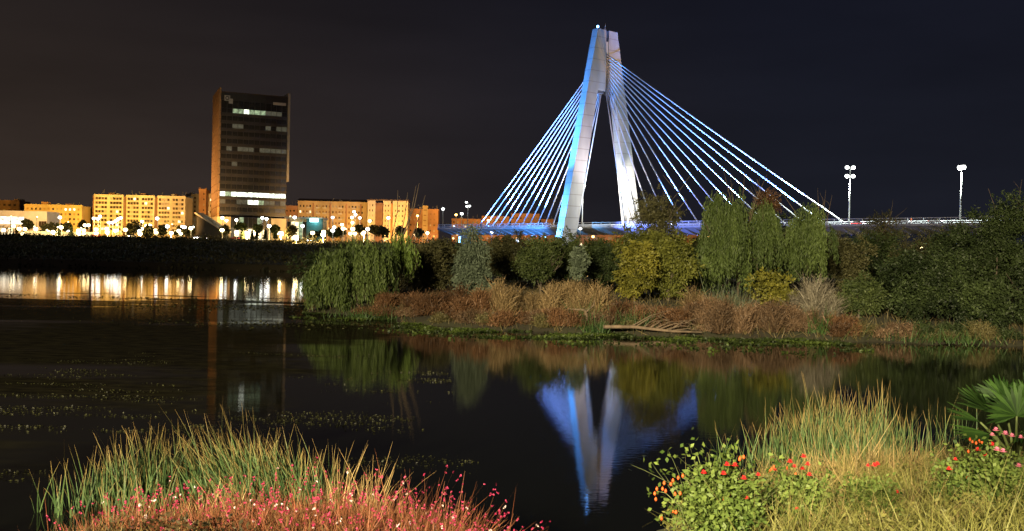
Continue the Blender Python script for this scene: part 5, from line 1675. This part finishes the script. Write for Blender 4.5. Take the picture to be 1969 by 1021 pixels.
# pink gaura mass
def gaura(label, px, d, h, n, spread, nfl, group, dryfrac=0.4, outx=0.0, pale=0.06):
    x, y, z = nat(px, d)
    t = thing('gaura_plant', label, 'flowering plant', (x, y, z), 0, group)
    n = int(n * 1.7)
    B = np.concatenate([RNG.normal(size=(n, 2)) * spread, np.full((n, 1), -0.04)], 1)
    off = unit(np.concatenate([B[:, :2], np.zeros((n, 1))], 1) + 1e-5)
    D_ = np.array([outx, 0, 1.0]) + off * 0.32 + RNG.normal(size=(n, 3)) * np.array([0.28, 0.28, 0.1])
    L = h * RNG.uniform(0.3, 0.95, n)
    foliage_obj('stems', [blades(B, D_, L, 0.0075 * RNG.uniform(0.6, 1.4, n), RNG.normal(size=(n, 3)) * 0.2 + np.array([outx * .3, 0, -0.12]), RNG.random(n), 4)], G_GAURA, t)
    k = int(n * dryfrac * 2.2)
    B2 = np.concatenate([RNG.normal(size=(k, 2)) * spread * 1.1, np.full((k, 1), -0.04)], 1)
    foliage_obj('dry_leaves', [blades(B2, np.array([outx * .5, 0, 1.0]) + RNG.normal(size=(k, 3)) * 0.45, h * RNG.uniform(0.2, 0.55, k), 0.008, RNG.normal(size=(k, 3)) * 0.3, RNG.random(k), 3)], G_GAURAG, t)
    # flower wands above the mass
    B3 = np.concatenate([RNG.normal(size=(nfl, 2)) * spread, np.zeros((nfl, 1))], 1)
    D3 = np.array([outx * 1.5, 0, 1.0]) + RNG.normal(size=(nfl, 3)) * np.array([0.34, 0.34, 0.1])
    L3 = h * RNG.uniform(0.55, 1.12, nfl)
    bd = RNG.normal(size=(nfl, 3)) * 0.12 + np.array([outx * .6, 0, -0.1])
    foliage_obj('wands', [blades(B3, D3, L3, 0.006, bd, RNG.random(nfl), 4)], G_GAURA, t)
    Pp, Pd, Wp, Wd_ = [], [], [], []
    for i in range(nfl):
        for q in range(random.choice((1, 1, 2, 3))):
            u = 1.0 - q * 0.07
            c = B3[i] + unit(D3[i]) * L3[i] * u + bd[i] * L3[i] * u * u
            tgt = (Wp, Wd_) if random.random() < pale else (Pp, Pd)
            for a in range(5):
                tgt[0].append(c + RNG.normal(size=3) * 0.003); tgt[1].append(RNG.normal(size=3) + np.array([0, -0.5, 0.5]))
    for arr, dd, m, nm in ((Pp, Pd, G_PINK, 'pink_blossoms'), (Wp, Wd_, G_PINKW, 'pale_blossoms')):
        if len(arr):
            o = foliage_obj(nm, [leaves(np.array(arr), np.array(dd), 0.0175, 0.014, RNG.random(len(arr)))], m, t)
            o['kind'] = 'stuff'
    return t


ga = 'pink flowering wispy plant with reddish stems at the foot of the reeds'
for px, d, h, n, s, nf_ in ((60, 10.5, 0.45, 50, 0.16, 22), (120, 10.4, 0.45, 60, 0.18, 22), (190, 10.2, 0.5, 130, 0.2, 26), (250, 10.0, 0.5, 190, 0.22, 26), (310, 10.0, 0.5, 190, 0.22, 24), (370, 10.2, 0.5, 180, 0.22, 24),
                            (430, 10.2, 0.5, 180, 0.22, 26), (490, 10.2, 0.55, 180, 0.22, 28), (550, 10.2, 0.55, 180, 0.22, 28), (610, 10.2, 0.58, 190, 0.22, 30),
                            (230, 9.1, 0.4, 170, 0.22, 14), (310, 9.0, 0.42, 200, 0.24, 16), (390, 8.9, 0.42, 210, 0.24, 16), (470, 8.9, 0.44, 210, 0.24, 18), (550, 8.9, 0.46, 220, 0.24, 18), (630, 8.9, 0.48, 220, 0.24, 18), (690, 8.8, 0.5, 220, 0.22, 20)):
    gaura(ga, px, d, h, n, s, nf_, 'pink flowers below the reeds')
gb = 'dense pink flowering plant with russet stems spilling towards the open water'
for px, d, h, n, s, nf_, ox in ((670, 10.2, 0.62, 220, 0.2, 34, 0.0), (730, 10.0, 0.7, 260, 0.2, 40, 0.0), (790, 9.8, 0.75, 280, 0.2, 44, 0.1), (845, 9.6, 0.72, 290, 0.2, 48, 0.15), (900, 9.4, 0.66, 290, 0.2, 54, 0.25), (950, 9.2, 0.56, 260, 0.18, 54, 0.35), (1000, 9.0, 0.45, 200, 0.15, 44, 0.45), (1035, 8.7, 0.42, 150, 0.12, 36, 0.55), (1065, 8.5, 0.36, 110, 0.10, 30, 0.7),
                                (760, 9.0, 0.55, 260, 0.2, 22, 0.0), (830, 8.8, 0.5, 260, 0.2, 24, 0.1), (900, 8.7, 0.45, 240, 0.2, 26, 0.2)):
    gaura(gb, px, d, h, n, s, nf_, 'dense pink flowers spilling to the water', outx=ox)


# grass sward of the near bank (uncountable)
def sward(name, label, n, xr, yr, h, m, cond=None, w=0.007, flop=0.35):
    gx = RNG.uniform(*xr, n); gy = RNG.uniform(*yr, n)
    ok = (gy < shore(gx) - 0.1)
    if cond is not None: ok &= cond(gx, gy)
    gx, gy = gx[ok], gy[ok]; k = len(gx)
    cl = 0.6 + 0.5 * nz(gx, gy, 0.35, 1.0)
    B = np.stack([gx, gy, z_near(gx, gy) - 0.02], 1)
    o = foliage_obj(name, [blades(B, np.array([0, 0, 1.0]) + RNG.normal(size=(k, 3)) * np.array([flop, flop, 0.1]), h * np.clip(cl, 0.3, 1.2) * RNG.uniform(0.4, 1.2, k), w * RNG.uniform(0.7, 1.5, k), RNG.normal(size=(k, 3)) * 0.4 + np.array([0, 0, -0.2]), np.clip(cl * 0.5 + RNG.random(k) * 0.5, 0, 1), 4)], m)
    tag(o, label, 'grass', kind='stuff')
    return o


sward('bank_grass', 'yellow green tangled grass covering the right bank', 30000, (2.0, 9.5), (7.5, 16.5), 0.55, G_GRASS)
sward('straw_grass', 'pale straw grass mixed into the right bank', 12000, (2.6, 9.5), (9.5, 18), 0.42, G_REEDDRY, cond=lambda x, y: nz(x, y, 0.9, 3.0) > -0.15)
sward('low_bank_grass', 'dull reddish low grass under the pink flowers', 13000, (-4.2, 0.9), (7.8, 13), 0.25, G_GAURAG)

def weeds(name, label, n, xr, yr, h, m, sz, cond):
    gx = RNG.uniform(*xr, n); gy = RNG.uniform(*yr, n)
    ok = (gy < shore(gx) - 0.2) & cond(gx, gy)
    gx, gy = gx[ok], gy[ok]; k = len(gx)
    P = np.stack([gx, gy, z_near(gx, gy) + RNG.random(k) * h * (0.6 + 0.5 * nz(gx, gy, 0.5, 7.0))], 1)
    D_ = rand_dir(k); D_[:, 2] = np.abs(D_[:, 2]) * 0.6
    o = foliage_obj(name, [leaves(P, D_, sz * RNG.uniform(0.5, 1.5, k), sz * 0.5 * RNG.uniform(0.5, 1.4, k), np.clip(0.5 + 0.35 * nz(gx, gy, 0.8, 5.0) + RNG.normal(size=k) * 0.18, 0, 1))], m)
    tag(o, label, 'weeds', kind='stuff')


weeds('bank_weeds', 'broad leaved weeds tangled through the right bank grass', 16000, (1.8, 9), (8, 15.5), 0.42, fol('weed_leaf', (0.04, 0.048, 0.012), (0.21, 0.20, 0.055)), 0.05, lambda x, y: nz(x, y, 0.7, 2.2) > -0.2)
weeds('dark_bank_weeds', 'dark leafy weeds under the pink flowers', 9000, (-4.2, 0.8), (8, 12.5), 0.28, fol('dark_weed_leaf', (0.012, 0.014, 0.006), (0.09, 0.06, 0.025)), 0.05, lambda x, y: nz(x, y, 0.6, 1.2) > -0.5)

# reeds at the right
rr = 'green and straw reed clump standing in the water behind the right bank'
for px, d, h, n in ((1400, 17.5, 0.75, 16), (1440, 17.5, 0.8, 26), (1475, 17.8, 0.9, 40), (1510, 18.0, 1.1, 80), (1545, 18.0, 1.2, 110), (1580, 18.2, 1.3, 130), (1612, 18.2, 1.35, 140), (1645, 18.2, 1.35, 140), (1680, 18.0, 1.3, 130), (1712, 18.0, 1.15, 90), (1560, 16.8, 1.0, 90), (1610, 16.8, 1.0, 100), (1660, 16.8, 1.0, 90), (1760, 18.0, 1.0, 24), (1800, 18.0, 1.1, 26), (1850, 18.5, 1.2, 26)):
    reed(rr, px, d, h, n, 0.17, group='right bank reeds', w=0.019)
sb = 'drooping pale straw clump between reeds and grass'
for px, d, h, n in ((1490, 15.2, 0.42, 180), (1530, 15.0, 0.45, 200), (1575, 14.6, 0.5, 200), (1630, 14.0, 0.5, 220), (1690, 15.0, 0.5, 200), (1740, 15.2, 0.5, 220), (1610, 12.6, 0.42, 200), (1790, 14.2, 0.42, 120)):
    reed(sb, px, d, h, n, 0.2, G_REEDDRY, 'drooping straw clumps', lean=0.45, bend=0.5, w=0.013)


# roses
def rose_head(parent, c, r, m):
    b = MB(); b.smooth = True
    rg_ = random.Random(int(abs(c[0]) * 1e4) + int(abs(c[2]) * 1e3))
    # layered petals: three rings of curved petals about a bud
    for ring, (nr, rad, tilt, hgt) in enumerate(((6, 1.0, 0.35, 0.0), (5, 0.68, 0.75, 0.25), (3, 0.36, 1.05, 0.45))):
        for i in range(nr):
            a = 2 * math.pi * (i + 0.5 * ring) / nr + rg_.uniform(-.2, .2)
            n0 = len(b.v)
            for u, wd in ((0.15, 0.25), (0.6, 0.62), (1.0, 0.38)):
                rr_ = rad * r * u; zz = r * (hgt + math.sin(tilt) * u * 0.8)
                for s_ in (-1, 1):
                    aa = a + s_ * wd * (1.1 if ring == 0 else 1.0)
                    b.v.append((c[0] + rr_ * math.cos(aa), c[1] + rr_ * math.sin(aa), c[2] + zz))
            b.f += [(n0, n0 + 1, n0 + 3, n0 + 2), (n0 + 2, n0 + 3, n0 + 5, n0 + 4)]
    return b.build('rose_bloom', m, parent)


def rose_bush(label, px, d, w_, h, nleaf, blooms, buds, group=None, canes=()):
    x, y, z = nat(px, d)
    t = thing('rose_bush', label, 'rose bush', (x, y, z), 0, group)
    O = Vector((x, y, z))
    tips = []
    b = MB(); b.smooth = True
    pr = random.Random(int(px))
    for i in range(14):
        a = pr.uniform(0, 6.28); dx, dy = math.cos(a) * 0.5 * w_ / h, math.sin(a) * 0.35
        branchy(b, (pr.uniform(-.2, .2) * w_, pr.uniform(-.15, .15), -0.05), (dx, dy, 1), h * pr.uniform(0.6, 0.95), 0.006, 1, 0.5, 4, 0.1, pr, tips)
    for bx, by in canes:
        e = W(bx, by, d) - O
        b.tube([(e.x * 0.2, 0, 0.1), (e.x * 0.5, e.y * 0.5 - 0.05, e.z * 0.65), (e.x * 0.85, e.y, e.z * 0.97), e], [0.006, 0.005, 0.004, 0.003], 5)
        tips.append((e, Vector((1, 0, 0))))
    b.build('canes', M_BARK if False else mat('green_cane', (0.09, 0.11, 0.035), 0.6, 0.3, 8.0), t)
    P = crown_clumps((0, 0, h * 0.5), (w_ * 0.52, 0.40, h * 0.52), int(nleaf / 24), 15, 0.056, 0.034, 0.2, 0.1, 0.3)
    k = len(tips) * 6
    tp = np.array([list(q[0]) for q in tips])[RNG.integers(0, len(tips), k)] + RNG.normal(size=(k, 3)) * 0.05
    foliage_obj('leaves', [P, leaves(tp, rand_dir(k), 0.055, 0.036, RNG.random(k))], G_ROSELEAF, t)
    for bx, by, r, pk in blooms:
        c = W(bx, by, d - 0.25) - O
        rose_head(t, c, r, M_ROSEP if pk else M_ROSE)
    for bx, by in buds:
        c = W(bx, by, d - 0.15) - O
        q = MB(); q.smooth = True
        q.lathe([(0.003, -0.018), (0.012, -0.008), (0.013, 0.004), (0.004, 0.02)], c, 7).build('rose_bud', M_BUD, t)
    return t


rose_bush('red rose bush with orange hips leaning over the black water', 1385, 9.2, 0.85, 0.75, 2300,
          ((1353, 911, 0.030, 0), (1398, 896, 0.032, 0), (1413, 897, 0.032, 0), (1391, 913, 0.03, 0), (1430, 922, 0.032, 0), (1458, 915, 0.026, 0), (1402, 956, 0.024, 0), (1437, 960, 0.024, 0)),
          ((1263, 940), (1259, 949), (1277, 929), (1294, 924), (1304, 919), (1313, 915), (1274, 940), (1298, 950), (1308, 949), (1261, 960), (1272, 997), (1295, 985), (1300, 985), (1423, 881), (1430, 879), (1422, 883), (1391, 958), (1408, 962), (1280, 944), (1290, 931)),
          canes=((1262, 944), (1280, 930), (1310, 918), (1335, 872), (1360, 870), (1384, 878), (1275, 996)))
rose_bush('rose bush half sunk in grass with a cluster of red blooms', 1535, 10.6, 0.7, 0.5, 900,
          ((1519, 890, 0.034, 0), (1527, 899, 0.03, 0), (1545, 880, 0.034, 0), (1553, 895, 0.032, 0), (1543, 903, 0.03, 0), (1556, 915, 0.032, 0), (1490, 905, 0.024, 0), (1532, 980, 0.026, 0)),
          ((1480, 904), (1484, 902), (1478, 907), (1488, 898), (1530, 912), (1513, 900)))
rose_bush('low rose tuft with two scarlet blooms in the yellow grass', 1680, 10.4, 0.4, 0.32, 260, ((1681, 897, 0.034, 0), (1687, 894, 0.03, 0), (1669, 897, 0.024, 0), (1725, 948, 0.026, 0)), ())
rose_bush('rose bush with red and orange blooms below the palm', 1880, 10.6, 0.8, 0.5, 1100,
          ((1880, 867, 0.034, 0), (1908, 857, 0.034, 0), (1825, 904, 0.034, 0), (1837, 885, 0.026, 0), (1895, 877, 0.026, 0)), ((1865, 845), (1877, 852), (1883, 848), (1888, 850), (1862, 868), (1870, 850), (1860, 919)))
rose_bush('pink rose bush at the right edge below the palm', 1940, 10.2, 0.6, 0.55, 700,
          ((1917, 867, 0.036, 1), (1929, 870, 0.036, 1), (1915, 829, 0.034, 1), (1933, 836, 0.034, 1), (1946, 840, 0.032, 1), (1908, 838, 0.028, 1), (1963, 843, 0.03, 1), (1959, 898, 0.034, 1)), ())

# fan palm
x, y, z = nat(1955, 12.2)
palm = thing('fan_palm', 'young green fan palm with spread fan leaves above the grass', 'palm', (x, y, z))
O = Vector((x, y, z))
MB().tube([(0, 0, -0.1), (0, 0, 0.35)], [0.14, 0.10], 9).build('trunk', M_BARK, palm)


def fan_leaf(hub, axis, normal, R_, spread, nl, fold=0.25):
    hub = Vector(hub); ax = Vector(axis).normalized(); nm = Vector(normal)
    nm = (nm - ax * nm.dot(ax)).normalized(); sd_ = ax.cross(nm)
    pet = MB(); pet.smooth = True
    s0 = Vector((0, 0, 0.32))
    pet.tube([s0, s0.lerp(hub, 0.5) + Vector((0, 0, 0.05)), hub], [0.022, 0.016, 0.011], 6)
    po = pet.build('leaf_stalk', mat('palm_stalk', (0.09, 0.12, 0.035), 0.6, 0.3, 6.0), palm)
    B, D_, Ls, bd, sdv, tn = [], [], [], [], [], []
    for i in range(nl):
        a = (i / (nl - 1) - 0.5) * spread
        d = ax * math.cos(a) + sd_ * math.sin(a)
        B.append(hub); D_.append(d + nm * (fold * (0.5 if i % 2 else -0.2) * 0.2)); Ls.append(R_ * (0.78 + 0.22 * math.cos(a)) * random.choice((1, 1, 1, 0.8)) * random.uniform(0.86, 1.08))
        bd.append(nm * -0.04 + Vector((random.uniform(-.05, .05), 0, random.uniform(-0.16, -0.02)))); sdv.append((ax * -math.sin(a) + sd_ * math.cos(a)) + nm * (0.55 if i % 2 else -0.55)); tn.append(random.random())
    n = len(B)
    seg = 5
    Bn, Dn = np.array([list(v) for v in B]), unit(np.array([list(v) for v in D_])); Ln = np.array(Ls)[:, None]; bn = np.array([list(v) for v in bd]); sn = unit(np.array([list(v) for v in sdv]))
    V = np.empty((n, seg + 1, 2, 3))
    for k in range(seg + 1):
        u = k / seg
        pc = Bn + Dn * Ln * u + bn * Ln * u * u
        wf = R_ * spread / nl * 0.62 * (min(u, 0.62) / 0.62) * (1.0 if u < 0.62 else (1 - (u - 0.62) / 0.40)) + 0.002
        V[:, k, 0] = pc - sn * wf; V[:, k, 1] = pc + sn * wf
    base = (np.arange(n) * (seg + 1) * 2)[:, None, None]; q = np.arange(seg)[None, :, None] * 2
    F = (base + q + np.array([0, 1, 3, 2])[None, None, :]).reshape(-1, 4)
    V = V.reshape(-1, 3)
    me = np_mesh('leaf_blade', V, F, np.repeat(np.array(tn), (seg + 1) * 2), np.zeros(len(V)), G_PALM)
    o = bpy.data.objects.new('leaf_blade', me); link(o, po)


def pl(px, py, d): return W(px, py, d) - O


fan_leaf(pl(1955, 800, 11.9), (-0.1, 0.15, 1), (0, -1, 0.25), 0.44, 3.4, 40)
fan_leaf(pl(1905, 792, 12.0), (-0.75, 0.1, 0.55), (-0.45, -0.55, -0.6), 0.46, 1.1, 22)
fan_leaf(pl(1885, 812, 12.0), (-0.9, 0.0, 0.42), (-0.3, -0.5, 0.9), 0.42, 0.7, 18)
fan_leaf(pl(1905, 835, 11.6), (-0.95, -0.2, 0.05), (-0.1, -0.3, 1), 0.45, 1.5, 24)
fan_leaf(pl(1985, 790, 12.3), (0.7, 0.2, 0.6), (0.1, -1, 0.5), 0.5, 2.6, 34)
fan_leaf(pl(1965, 830, 11.5), (0.25, -0.6, 0.3), (0, -0.6, 0.8), 0.42, 2.6, 34)
fan_leaf(pl(1930, 770, 12.5), (-0.3, 0.6, 0.8), (0, -0.9, 0.5), 0.4, 2.6, 34)

# floodlight mast of the promenade, behind the viewer, that lights the bank and the island
MP = Vector((-26, -70, 1.8))
mast = thing('floodlight_mast', 'tall steel mast with warm floodlights on the near promenade', 'floodlight', MP)
MB().tube([(0, 0, -0.1), (0, 0, 22.2)], [0.30, 0.14], 10).build('pole', M_POLE, mast)
MB().box(-1.6, 1.6, -0.1, 0.1, 22.0, 22.25).build('crossbar', M_POLE, mast)
for i, (dx, tgt, pw, an) in enumerate(((-1.2, (-5, 56, 1.5), 540e3, 40), (1.2, (6, 52, 1.5), 720e3, 40), (0.0, (1.5, 10.0, 1.0), 520e3, 22))):
    loc = Vector((dx, 0, 22.5))
    d = (Vector(tgt) - MP - loc).normalized()
    h_ = bpy.data.objects.new('flood_head', flood_house); link(h_, mast); h_.location = loc; h_.rotation_euler = d.to_track_quat('Z', 'Y').to_euler()
    le = MB().box(-0.42, 0.42, -0.28, 0.28, 0.29, 0.36).build('flood_lens', M_LAMP_Y, h_)
    spot('promenade_beam', loc + d * 0.9, Vector(tgt) - MP, pw, (1.0, 0.84, 0.52), an, 0.8, 0.35, mast)

# sparse trees added out of view to dapple the light on the bank
for i, (tx, ty, hh) in enumerate(((-11.8, -12, 8.4), (-1.6, -11, 8.2))):
    t = thing('promenade_tree', 'sparse unseen tree added to dapple the light on the bank', 'tree', (tx, ty, 1.79), 0, 'added dapple trees')
    foliage_obj('crown', [crown_clumps((0, 0, hh * 0.62), (2.2, 2.2, hh * 0.24), 12, 9, 0.24, 0.16, 0.2, 0.3, 0.2, 3)], G_MID, t)
    trunk_part(t, (0, 0, 0), hh * 0.55, 0.14, (0, 0), random.Random(i), 2)
